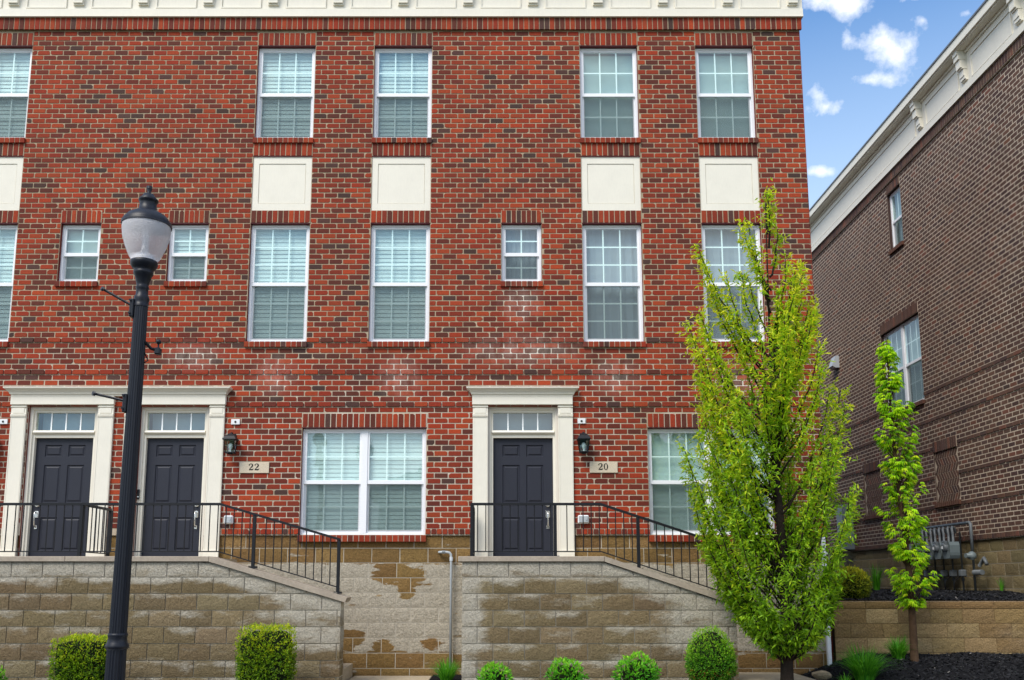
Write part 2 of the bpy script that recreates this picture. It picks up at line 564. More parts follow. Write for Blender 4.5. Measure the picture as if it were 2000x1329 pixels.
BACKING_GREY = mat_paint("backing_grey", (0.36, 0.40, 0.46), 0.9, 0.1, 0.02, 0.05)
GRILLE = mat_paint("grille_bar", (0.96, 0.99, 0.98), 0.4, 0.4, 0.0, 0.02)
ROOM = mat_paint("room_wall", (0.72, 0.72, 0.70), 0.9, 0.1)
CONC = mat_ground("concrete", (0.42, 0.34, 0.23), (0.52, 0.44, 0.33), 2.5, 0.25, 0.01, 0.85)
COPING = mat_ground("coping_stone", (0.46, 0.39, 0.31), (0.36, 0.30, 0.24), 3.5, 0.25, 0.01, 0.85)
BLK_STOOP, BLK_FND, BLK_PLAIN = mat_block("stoop"), mat_block("foundation"), mat_block("plain")
BJOINT = mat_mortar("block_joint", (0.60, 0.55, 0.46), (0.42, 0.37, 0.29))
JSHADOW = mat_mortar("joint_shadow", (0.10, 0.08, 0.06), (0.05, 0.04, 0.03))  # near-black: the shadow between the blocks is put into the colour
BARK = mat_ground("bark", (0.020, 0.015, 0.012), (0.045, 0.034, 0.027), 14, 0.8, 0.02)
BARK2 = mat_ground("bark_brown", (0.06, 0.036, 0.020), (0.11, 0.065, 0.038), 14, 0.7, 0.02)
LEAF = mat_leaf()
MULCH = mat_ground("mulch", (0.010, 0.0105, 0.013), (0.022, 0.021, 0.024), 9, 1.0, 0.05)
CHIP = mat_paint("mulch_chip", (0.016, 0.016, 0.020), 0.8, 0.3)
GRASSG = mat_ground("lawn_soil", (0.05, 0.085, 0.025), (0.075, 0.10, 0.035), 5)
ASPH = mat_ground("asphalt", (0.05, 0.05, 0.052), (0.065, 0.064, 0.062), 8, 0.4, 0.01)
PVC = mat_paint("grey_pvc", (0.42, 0.45, 0.47), 0.4, 0.4)
WHITEP = mat_paint("white_plastic", (0.78, 0.79, 0.80), 0.4, 0.4, 0.02, 0.05)
METERG = mat_paint("meter_grey", (0.155, 0.19, 0.195), 0.45, 0.4, 0.1, 0.2)
PIPEG = mat_paint("pipe_grey", (0.13, 0.145, 0.155), 0.45, 0.4, 0.2, 0.3)
BLACKP = mat_paint("black_plastic", (0.012, 0.012, 0.013), 0.4, 0.4)
PLAQUE = mat_ground("plaque_stone", (0.64, 0.54, 0.40), (0.72, 0.62, 0.48), 6, 0.2, 0.004, 0.8)
INK = mat_paint("engraved_black", (0.012, 0.010, 0.009), 0.7, 0.2)
STONE = mat_ground("field_stone", (0.50, 0.36, 0.22), (0.62, 0.49, 0.34), 5, 0.6, 0.02)
ROOF = mat_paint("roof_metal", (0.14, 0.15, 0.16), 0.4, 0.4)
def mat_globe():
    M = Mat("frosted_globe", 0.42, 0.5)
    M.col((0.90, 0.885, 0.92))
    M.b.inputs["Transmission Weight"].default_value = 0.5
    M.b.inputs["IOR"].default_value = 1.12
    n = M.noise(70, 3, 0.6)
    M.bump(n, 0.5, 0.01)
    return M.m
GLOBE = mat_globe()

# ------------------------------------------------------------------ brickwork
MX, MZ, Z0 = 0.2213, 0.08883, 10.831       # brick module, course height, top of the first course
def zn(n):
    return Z0 - MZ * n
RED = [lin(162, 58, 32), lin(172, 64, 34), lin(150, 55, 33), lin(179, 71, 37), lin(165, 55, 30)]
MAROON = [lin(118, 50, 38), lin(108, 53, 41), lin(126, 50, 35)]
ORANGE = [lin(190, 74, 36), lin(184, 65, 32)]
DARK = [lin(88, 62, 56), lin(78, 57, 52), lin(94, 64, 58)]
def red_col(r):
    t = r.random()
    c = r.choice(RED) if t < .54 else r.choice(MAROON) if t < .79 else r.choice(ORANGE) if t < .94 else r.choice(DARK)
    return tuple(x * 0.84 for x in vary(c, 0.10, r))
BROWN = [lin(104, 80, 68), lin(95, 73, 63), lin(113, 85, 71), lin(100, 79, 70)]
def brown_col(r):
    t = r.random()
    c = r.choice(BROWN) if t < .84 else lin(84, 66, 62) if t < .94 else lin(128, 86, 70)
    return vary(c, 0.10, r)
def facade(u, v, d):
    return (u, -d, v)
def brick(mb, fr, u0, u1, v0, v1, d, back, col, r, fancy=True, tumbled=0.25):
    """one brick: outline with knocked-off corners, arris and sides running back into the joint"""
    s = 0.0025
    if fancy:
        cs = []
        for k in range(4):
            big = r.random() < tumbled * (0.9 if k in (2, 3) else 0.25)
            cs.append((r.uniform(.012, .030), r.uniform(.012, .028)) if big else (r.uniform(.002, .006), r.uniform(.002, .006)))
        j = lambda a: r.uniform(-a, a)
        u0, u1, v0, v1 = u0 + j(.002), u1 + j(.002), v0 + j(.0015), v1 + j(.0015)
        (a, b), (c, e), (g, h), (i, k2) = cs
        out = [(u0 + a, v0), (u1 - c, v0), (u1, v0 + e), (u1, v1 - h), (u1 - g, v1), (u0 + i, v1), (u0, v1 - k2), (u0, v0 + b)]
    else:
        out = [(u0, v0), (u1, v0), (u1, v1), (u0, v1)]
    n = len(out)
    cu, cv = (u0 + u1) / 2, (v0 + v1) / 2
    ins = [(u + (s if u < cu else -s), v + (s if v < cv else -s)) for u, v in out]
    pts = [fr(u, v, d) for u, v in ins] + [fr(u, v, d - s) for u, v in out] + [fr(u, v, back) for u, v in out]
    idx = [tuple(range(n))]
    for k in range(n):
        k1 = (k + 1) % n
        idx.append((k, k1, n + k1, n + k))
        idx.append((n + k, n + k1, 2 * n + k1, 2 * n + k))
    mb.faces(pts, idx, col)
def wall_plane(mb, fr, u0, u1, v0, v1, holes, d, reveal, col=(1, 1, 1), mi=0, rmi=0):
    """wall sheet with rectangular openings and their reveals"""
    us = sorted({u0, u1} | {h[0] for h in holes} | {h[1] for h in holes})
    vs = sorted({v0, v1} | {h[2] for h in holes} | {h[3] for h in holes})
    us = [u for u in us if u0 <= u <= u1]; vs = [v for v in vs if v0 <= v <= v1]
    for i in range(len(us) - 1):
        for k in range(len(vs) - 1):
            cu, cv = (us[i] + us[i + 1]) / 2, (vs[k] + vs[k + 1]) / 2
            if any(h[0] < cu < h[1] and h[2] < cv < h[3] for h in holes):
                continue
            mb.face([fr(us[i], vs[k], d), fr(us[i + 1], vs[k], d), fr(us[i + 1], vs[k + 1], d), fr(us[i], vs[k + 1], d)], col, mi)
    for h in holes:
        rd = h[4] if len(h) > 4 else reveal
        q = [(h[0], h[2]), (h[1], h[2]), (h[1], h[3]), (h[0], h[3])]
        for a in range(4):
            p0, p1 = q[a], q[(a + 1) % 4]
            mb.face([fr(*p0, d), fr(*p1, d), fr(*p1, -rd), fr(*p0, -rd)], col, rmi)
def free_runs(u0, u1, v0, v1, holes):
    runs = [(u0, u1)]
    for h in holes:
        if min(v1, h[3]) - max(v0, h[2]) > 0.5 * (v1 - v0):
            nr = []
            for a, b in runs:
                if h[1] <= a or h[0] >= b:
                    nr.append((a, b)); continue
                if h[0] > a: nr.append((a, h[0]))
                if h[1] < b: nr.append((h[1], b))
            runs = nr
    return runs
def lay_course(u0, u1, phase, mod, holes, v0, v1, joint):
    out = []
    for a, b in free_runs(u0, u1, v0, v1, holes):
        k = math.floor((a - phase) / mod)
        u = phase + k * mod
        while u < b - 1e-6:
            s, e = max(u, a), min(u + mod, b)
            if e - s > 0.035:
                out.append((s + (joint / 2 if s > a + 1e-6 or True else 0), e - joint / 2, e - s > mod - 1e-4))
            u += mod
    return out
def soldiers(parent, name, fr, u0, u1, v0, v1, d, colf, r, mod=0.0885, back=-0.02, kind='soldier_brick', fancy=True):
    n = max(1, round((u1 - u0) / mod)); m = (u1 - u0) / n
    for i in range(n):
        mb = MB()
        brick(mb, fr, u0 + i * m + .007, u0 + (i + 1) * m - .007, v0, v1, d, back, colf(r), r, fancy, 0.15)
        mb.build(kind, BRICK, parent)
def soldiers_joined(mb, fr, u0, u1, v0, v1, d, colf, r, mod=0.0885, back=-0.02, fancy=False):
    n = max(1, round((u1 - u0) / mod)); m = (u1 - u0) / n
    for i in range(n):
        brick(mb, fr, u0 + i * m + .007, u0 + (i + 1) * m - .007, v0, v1, d, back, colf(r), r, fancy, 0.1)

# ------------------------------------------------------------------ ground and streets
def ground_sheet():
    mb = MB()
    mb.face([(-400, -400, -0.03), (400, -400, -0.03), (400, 400, -0.03), (-400, 400, -0.03)])
    mb.build("ground", GRASSG, kind="structure")
    m = MB(); m.box(-60, 60, -6.9, -5.2, -0.10, 0.02, bev=.01); m.build("sidewalk", CONC, kind="structure")
    m = MB(); m.box(-60, 60, -7.35, -7.2, -0.16, 0.015, bev=.02); m.build("kerb", CONC, kind="structure")
    m = MB(); m.face([(-60, -18, -0.02), (60, -18, -0.02), (60, -7.35, -0.02), (-60, -7.35, -0.02)]); m.build("road", ASPH, kind="structure")
    for nm, x0, x1 in (("path", -2.17, -0.98), ("path", 3.42, 4.55)):
        m = MB(); m.box(x0, x1, -5.2, -0.02, -0.08, 0.047 if x0 < 0 else 0.10, bev=.008); m.build(nm, CONC, kind="structure")
ground_sheet()
def mulch_z(x, y):
    """planting bed right of the houses: climbs to the foot of the retaining wall"""
    t = min(1, max(0, (y + 2.6) / 2.5))
    s = min(1, max(0, (x - 4.6) / 1.0))
    z = 0.02 + 0.36 * (t * t * (3 - 2 * t)) * s
    return z + 0.035 * mnoise.noise(Vector((x * 1.7, y * 1.7, 3.1)))
def beds():
    mb = MB()
    def sheet(x0, x1, y0, y1, nx, ny, zf):
        base = len(mb.v)
        for i in range(nx + 1):
            for k in range(ny + 1):
                x, y = x0 + (x1 - x0) * i / nx, y0 + (y1 - y0) * k / ny
                mb.v.append((x, y, zf(x, y) + 0.012 * mnoise.noise(Vector((x * 14, y * 14, 0))) + 0.01 * mnoise.noise(Vector((x * 33, y * 33, 7)))))
        for i in range(nx):
            for k in range(ny):
                a = base + i * (ny + 1) + k
                mb.f.append((a, a + ny + 1, a + ny + 2, a + 1)); mb.c.append((1, 1, 1)); mb.m.append(0); mb.smooth.append(True)
    sheet(4.56, 12.5, -5.0, 0.02, 130, 90, mulch_z)
    mb.build("mulch_bed", MULCH, kind="structure")
    mb = MB()
    sheet(-10.2, -2.19, -5.0, -1.2, 60, 30, lambda x, y: 0.0)
    sheet(-0.96, 3.40, -5.0, -1.2, 50, 30, lambda x, y: 0.0)
    sheet(-0.96, -0.3, -1.2, 0.1, 10, 10, lambda x, y: 0.06)
    mb.build("front_bed", MULCH, kind="structure")
    mb = MB()
    sheet(5.2, 9.5, 0.12, 13.0, 60, 120, terrace_z)
    sheet(-40, 40, 16.0, 60.0, 10, 10, lambda x, y: 1.2)
    sheet(5.0, 9.7, 12.9, 16.2, 10, 10, lambda x, y: 1.3)
    mb.build("terrace", MULCH, kind="structure")
def terrace_z(x, y):
    return 1.19 + 0.12 * min(1, max(0, (y - 0.2) / 2.2)) + 0.03 * mnoise.noise(Vector((x * 1.4, y * 1.4, 9)))
beds()
def chips():
    mb = MB()
    r = random.Random(5)
    def chip(x, y, z, s, pale):
        a = r.uniform(0, 6.28); l, w, h = s * r.uniform(.8, 1.8), s * r.uniform(.25, .5), s * .18
        u, v = Vector((math.cos(a), math.sin(a), r.uniform(-.5, .5))) * l, Vector((-math.sin(a), math.cos(a), r.uniform(-.5, .5))) * w
        c = Vector((x, y, z + h))
        g = r.uniform(.009, .028)
        col = (g, g, g * 1.12) if not pale else (.30, .27, .24)
        mb.face([tuple(c - u - v), tuple(c + u - v * .6), tuple(c + u * .8 + v), tuple(c - u * .7 + v)], col)
        mb.face([tuple(c - u - v), tuple(c + u - v * .6), tuple(c + u - v * .6 - Vector((0, 0, h * 2))), tuple(c - u - v - Vector((0, 0, h * 2)))], col)
    for _ in range(11000):
        x, y = r.uniform(4.58, 11.0), -r.uniform(0.02, 1) ** 1.3 * 3.2
        chip(x, y, mulch_z(x, y), .022, r.random() < .006)
    for _ in range(5500):
        x, y = r.uniform(5.3, 9.3), 0.16 + r.random() ** 1.6 * 7
        chip(x, y, terrace_z(x, y), .024, r.random() < .006)
    M = Mat("chip", 0.85, 0.3); M.col(M.attr())
    mb.build("mulch_chips", M.m, kind="stuff", label="black wood mulch chips strewn over the planting beds", cat="mulch")
chips()

# ------------------------------------------------------------------ the red brick townhouses
BX0, BX1 = -10.2, 5.22                     # ends of the front
COLS = [-8.425, -3.575, -1.580, 1.930, 3.910]
HW = 0.4925
WA = [(c - HW, c + HW, 8.865, zn(3)) for c in COLS]
WB = [(c - HW, c + HW, 5.335, zn(38.95)) for c in COLS]
WC = [(-7.215, -6.55, 6.355, zn(38.95)), (-5.425, -4.76, 6.355, zn(38.95)), (0.095, 0.76, 6.355, zn(38.95))]
WD = [(-3.10, -1.11, 2.20, zn(77.75)), (2.435, 4.425, 2.20, zn(77.75))]
PANELS = [(c - HW, c + HW, zn(36.5), zn(25.65)) for c in COLS]
DOORS = [(-7.50, -6.385), (-5.705, -4.605), (-0.125, 1.005)]      # frame openings
DZ0, DZ1 = 1.83, 4.275
RV = 0.10
holes = [w + (RV,) for w in WA + WB + WC + WD] + [p + (0.07,) for p in PANELS] + [(a, b, DZ0, DZ1, 0.16) for a, b in DOORS]
house = empty("townhouse_row", ((BX0 + BX1) / 2, 0, 0), label="red brick townhouse row with white windows and cream cornice", cat="townhouse")

def townhouse_shell():
    r = random.Random(11)
    m = MB()
    wall_plane(m, facade, BX0, BX1, 2.20, 11.05, holes, -0.006, RV, mi=0, rmi=1)
    # the right-hand end and the flat roof behind the parapet
    DEP = 12.0
    m.face([(BX1, 0.009, 0), (BX1, DEP, 0), (BX1, DEP, 11.9), (BX1, 0.009, 11.9)], mi=1)
    m.face([(BX0, 0.009, 0), (BX0, DEP, 0), (BX0, DEP, 11.9), (BX0, 0.009, 11.9)], mi=1)
    m.face([(BX0, DEP, 0), (BX1, DEP, 0), (BX1, DEP, 11.9), (BX0, DEP, 11.9)], mi=1)
    m.face([(BX0, 0.009, 11.6), (BX1, 0.009, 11.6), (BX1, DEP, 11.6), (BX0, DEP, 11.6)], mi=1)
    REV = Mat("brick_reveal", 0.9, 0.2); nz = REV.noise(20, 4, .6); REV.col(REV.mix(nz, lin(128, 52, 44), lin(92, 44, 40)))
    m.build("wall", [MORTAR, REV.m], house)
    # masked areas where no stretcher brick is laid
    cut = list(holes)
    for w in WA: cut += [(w[0] - .005, w[1] + .005, zn(3), zn(0.35)), (w[0], w[1], zn(25.65), w[2])]
    for w in WB + WC: cut += [(w[0] - .005, w[1] + .005, zn(38.95), zn(36.5)), (w[0], w[1], w[2] - .09, w[2])]
    for w in WD: cut += [(w[0] - .005, w[1] + .005, zn(77.75), zn(75.2)), (w[0], w[1], w[2] - .1, w[2])]
    single, rest = [], MB()
    for n in range(0, 96):
        v1, v0 = zn(n) - .0082, zn(n + 1) + .0082
        phase = (0.0 if n % 2 else MX / 2) + 0.015 + r.uniform(-.006, .006)
        d = 0.018 if n in (61, 67, 73) else 0.0
        for (a, b, full) in lay_course(BX0, BX1, phase, MX, cut, zn(n + 1), zn(n), 0.017):
            single.append((n, a, b, v0, v1, d, full))
    # the 300 whole bricks that show largest in the photograph stand alone, the others are one part
    def shown(t):
        n, a, b, v0, v1, d, full = t
        x, y = pix(((a + b) / 2, 0, (v0 + v1) / 2))
        if not full or not (30 < x < 1300) or (x > 200 and x < 300):
            return 0
        for (e, f) in DOORS:
            if e - .3 < (a + b) / 2 < f + .3: return 0
        return 10000 - abs(y - 915)
    order = sorted(range(len(single)), key=lambda i: -shown(single[i]))
    big = set(order[:300])
    for i, (n, a, b, v0, v1, d, full) in enumerate(single):
        if i in big:
            mb = MB()
            brick(mb, facade, a, b, v0, v1, d, -0.012, red_col(r), r)
            mb.build("brick", BRICK, house)
        else:
            brick(rest, facade, a, b, v0, v1, d, -0.012, red_col(r), r)
    # toothed quoin on the receding right-hand end
    for n in range(0, 96):
        brick(rest, lambda u, v, d: (BX1 + d, u, v), 0.0, 0.11 if n % 2 else 0.21, zn(n + 1) + .0055, zn(n) - .0055, 0.0, -0.012, red_col(r), r, False)
    rest.build("brick_courses", BRICK, house, kind="stuff")
    # rowlock course closing the brickwork above the block foundation
    base = MB()
    for a, b in ((BX0, -7.80), (-6.05, -6.02), (-4.32, WD[0][0]), (WD[0][1], -0.40), (1.27, WD[1][0]), (WD[1][1], BX1)):
        if b - a > .08:
            soldiers_joined(base, facade, a, b, zn(97) + .004, zn(96) - .004, 0.012, red_col, r, fancy=True)
    base.build("rowlock_course", BRICK, house, kind="stuff")
    # projecting soldier frieze under the cornice
    fz = MB(); fz.box(BX0, BX1 + .02, -.038, 0, zn(-.15), 11.10); fo = fz.build("frieze", MORTAR, house)
    soldiers(fo, "soldier_brick", facade, BX0, BX1 + .03, zn(-.10), 11.06, 0.045, red_col, r, back=0.02)
    # lintels and sills
    def lintel(w, z0, z1):
        t = MB(); t.box(w[0] - .005, w[1] + .005, -0.003, RV, z0 + .004, z1)
        t.box(w[0] - .005, w[1] + .005, -.001, RV + .02, z0 - .008, z0 + .004, mi=1)
        o = t.build("lintel", [MORTAR, STEELRED], house)
        soldiers(o, "soldier_brick", facade, w[0], w[1], z0 + .006, z1 - .004, 0.008, red_col, r, back=-0.005)
    def sill(w, zt, h=.088, ov=.02, out=.04):
        t = MB(); t.box(w[0] - ov + .01, w[1] + ov - .01, -out + .005, RV, zt - h + .003, zt - .004)
        o = t.build("sill", [MORTAR], house)
        n = round((w[1] - w[0] + 2 * ov) / .0885); mdl = (w[1] - w[0] + 2 * ov) / n
        for i in range(n):
            u0, u1 = w[0] - ov + i * mdl + .006, w[0] - ov + (i + 1) * mdl - .006
            b = MB(); b.rects([(u0, u1, -out, RV * .8, zt - h), (u0, u1, -out, RV * .8, zt - .012), (u0 + .002, u1 - .002, -out + .004, RV * .8, zt)], red_col(r))
            b.build("sill_brick", BRICK, o)
    for w in WA:
        lintel(w, zn(3), zn(.38)); sill(w, w[2])
        lintel((w[0], w[1]), zn(25.65), zn(23.05))
    for w in WB + WC:
        lintel(w, zn(38.95), zn(36.5)); sill(w, w[2])
    for w in WD:
        lintel(w, zn(77.75), zn(75.2)); sill(w, w[2], .10)
townhouse_shell()

def infill_panels():
    for i, p in enumerate(PANELS):
        m = MB()
        m.box(p[0], p[1], .035, .07, p[2], p[3])
        iw = .10
        x0, x1, z0, z1 = p[0] + iw, p[1] - iw, p[2] + .13, p[3] - .13
        for (a, b, c, d) in ((p[0], p[1], p[2], z0), (p[0], p[1], z1, p[3]), (p[0], x0, z0, z1), (x1, p[1], z0, z1)):
            m.box(a, b, .018, .035, c, d)
        o = m.build("infill_panel", CREAM, house)
        q = MB(); q.box(x0 + .006, x1 - .006, .027, .035, z0 + .006, z1 - .006, bev=.006); q.build("raised_field", CREAM, o)
infill_panels()

def cornice(parent, fr_box, length, bracket_u, panel_runs, mitre=0.0):
    """cream entablature; fr_box(u0,u1,d0,d1,z0,z1) gives a box in wall coordinates (d = distance out from the wall)"""
    def bx(mb, u0, u1, d0, d1, z0, z1, bev=0):
        mb.box(*fr_box(u0, u1, d0, d1, z0, z1), bev=bev)
    u0, u1 = length
    zb = 11.055
    m = MB()
    bx(m, u0, u1, -.10, .075, zb, zb + .15)            # lower fascia
    bx(m, u0, u1, .075, .085, zb, zb + .012)
    bx(m, u0, u1, -.10, .05, zb + .15, 11.878)          # ground of the panels
    body = m.build("fascia", CREAM, parent)
    for (a, b) in panel_runs:
        t = MB(); w = .022
        z0, z1 = zb + .165, 11.70
        bx(t, a, b, .05, .072, z0, z0 + w); bx(t, a, b, .05, .072, z1 - w, z1)
        bx(t, a, a + w, .05, .072, z0 + w, z1 - w); bx(t, b - w, b, .05, .072, z0 + w, z1 - w)
        t.build("panel_moulding", CREAM, body)
    for c in bracket_u:
        t = MB(); w = .088
        bx(t, c - w, c + w, .05, .085, 11.27, 11.295)
        bx(t, c - w + .01, c + w - .01, .05, .11, 11.295, 11.36)
        bx(t, c - w + .01, c + w - .01, .05, .125, 11.36, 11.50)
        bx(t, c - w, c + w, .05, .15, 11.50, 11.53)
        bx(t, c - w + .01, c + w - .01, .05, .185, 11.53, 11.70)
        bx(t, c - w, c + w, .05, .215, 11.70, 11.80)
        bx(t, c - w + .006, c + w - .006, .05, .235, 11.80, 11.878)
        t.build("bracket", CREAM, body)
    t = MB()
    bx(t, u0, u1, -.10, .25, 11.88, 11.90)
    bx(t, u0, u1, -.10, .29, 11.902, 12.07)
    bx(t, u0, u1, .05, .085, 11.82, 11.878)
    t.build("soffit", CREAM, parent)
    t = MB(); bx(t, u0, u1, -.10, .31, 12.072, 12.11)
    t.build("roof_edge", ROOF, parent)
BRK = [5.10 - 1.1145 * i for i in range(14)]
cornice(house, lambda u0, u1, d0, d1, z0, z1: (u0, u1, -d1, -d0, z0, z1), (BX0, BX1 + .05), BRK,
        [(BRK[i + 1] + .21, BRK[i] - .21) for i in range(13)])

# windows -----------------------------------------------------------
PROTO = {}
def make_window(kind, W, H, cols, rows, units, cover):
    """double-hung sash window: frame with sashes, panes, grilles, insect screen and what hangs behind the glass"""
    key = (kind, cover)
    ft = 0.038
    m = MB()
    m.box(-W / 2, W / 2, 0, .085, 0, ft, bev=.004); m.box(-W / 2, W / 2, 0, .085, H - ft, H, bev=.004)
    m.box(-W / 2, -W / 2 + ft, .001, .084, ft, H - ft); m.box(W / 2 - ft, W / 2, .001, .084, ft, H - ft)
    uw = W / units
    for u in range(1, units):
        m.box(-W / 2 + u * uw - .05, -W / 2 + u * uw + .05, -.002, .083, ft, H - ft)
    frame = m.build("window", VINYL, house, loc=(0, 0, 0))
    mid = H * .497
    for u in range(units):
        x0, x1 = -W / 2 + u * uw + (ft if u == 0 else .05), -W / 2 + (u + 1) * uw - (ft if u == units - 1 else .05)
        for (y0, z0, z1, sb, tb, bb) in ((.012, mid - .035, H - ft, .030, .030, .062), (.044, ft, mid + .03, .036, .05, .05)):
            s = MB()
            y1 = y0 + .03
            s.box(x0, x1, y0, y1, z0, z0 + bb, bev=.004); s.box(x0, x1, y0, y1, z1 - tb, z1, bev=.003)
            s.box(x0, x0 + sb, y0 + .001, y1, z0 + bb, z1 - tb); s.box(x1 - sb, x1, y0 + .001, y1, z0 + bb, z1 - tb)
            s.build("sash", VINYL, frame, rel=True)
            a, b, c, d = x0 + sb, x1 - sb, z0 + bb, z1 - tb
            p = MB(); p.face([(a, y0 + .012, c), (b, y0 + .012, c), (b, y0 + .012, d), (a, y0 + .012, d)]); p.build("pane", GLASS, frame, rel=True)
            g = MB()
            for i in range(1, cols):
                x = a + (b - a) * i / cols; g.box(x - .011, x + .011, y0 + .016, y0 + .021, c, d)
            for i in range(1, rows):
                z = c + (d - c) * i / rows; g.box(a, b, y0 + .0155, y0 + .0205, z - .011, z + .011)
            g.build("grille", GRILLE, frame, rel=True)
            if y0 > .03:
                k = MB(); k.face([(a - .01, .022, c - .02), (b + .01, .022, c - .02), (b + .01, .022, d + .02), (a - .01, .022, d + .02)])
                k.build("insect_screen", SCREEN, frame, rel=True)
        if cover == 'slats':
            t = MB(); z = ft + .02; ph = R.uniform(0, 6)
            while z < H - ft - .06:
                w = .003 * math.sin(z * 9 + ph)
                t.faces([(x0 + .01, .092 + w, z), (x1 - .01, .092 - w, z), (x1 - .01, .103 - w, z + .0705), (x0 + .01, .103 + w, z + .0705)], [(0, 1, 2, 3)])
                z += .068
            t.box(x0 + .005, x1 - .005, .09, .13, H - ft - .07, H - ft - .005)
            t.build("blind", BLIND, frame, rel=True)
        elif cover == 'shade':
            t = MB(); z = ft + .012
            while z < H - ft - .02:
                t.faces([(x0 + .008, .125, z), (x1 - .008, .125, z), (x1 - .008, .113, z + .010), (x0 + .008, .113, z + .010), (x1 - .008, .125, z + .02), (x0 + .008, .125, z + .02)], [(0, 1, 2, 3), (3, 2, 4, 5)])
                z += .02
            t.build("shade", SHADE, frame, rel=True)
        else:
            t = MB(); n = 18
            for i in range(n):
                a, b = x0 + (x1 - x0) * i / n, x0 + (x1 - x0) * (i + 1) / n
                ya, yb = .17 + .012 * math.sin(i * 1.9), .17 + .012 * math.sin((i + 1) * 1.9)
                t.face([(a, ya, .02), (b, yb, .02), (b, yb, H - .02), (a, ya, H - .02)], sm=True)
            t.build("grey_backing", BACKING_GREY, frame, rel=True)  # grey sheet added behind bare panes, standing in for the sky reflected in them
    t = MB(); t.face([(-W / 2, .42, 0), (W / 2, .42, 0), (W / 2, .42, H), (-W / 2, .42, H)])
    for sx in (-1, 1): t.face([(sx * W / 2, .09, 0), (sx * W / 2, .42, 0), (sx * W / 2, .42, H), (sx * W / 2, .09, H)])
    for z in (0, H): t.face([(-W / 2, .09, z), (W / 2, .09, z), (W / 2, .42, z), (-W / 2, .42, z)])
    t.build("room_lining", ROOM, frame, rel=True)
    return frame
def add_window(kind, w, cols, rows, units, cover):
    key = (kind, cover)
    W, H = w[1] - w[0] - .006, w[3] - w[2] - .012
    if key not in PROTO:
        o = PROTO[key] = make_window(kind, W, H, cols, rows, units, cover)
    else:
        o = copy_tree(PROTO[key], house)
    o.location = ((w[0] + w[1]) / 2, RV - .03, w[2] + .002)
    return o
for w, c in zip(WA, ('slats', 'slats', 'slats', 'shade', 'shade')):
    add_window('A', w, 3, 2, 1, c)
for w, c in zip(WB, ('slats', 'slats', 'slats', 'grey_backing', 'grey_backing')):
    add_window('B', w, 3, 3, 1, c)
for w, c in zip(WC, ('shade', 'slats', 'grey_backing')):
    add_window('C', w, 2, 2, 1, c)
for w, c in zip(WD, ('slats', 'shade')):
    add_window('D', w, 3, 2, 2, c)

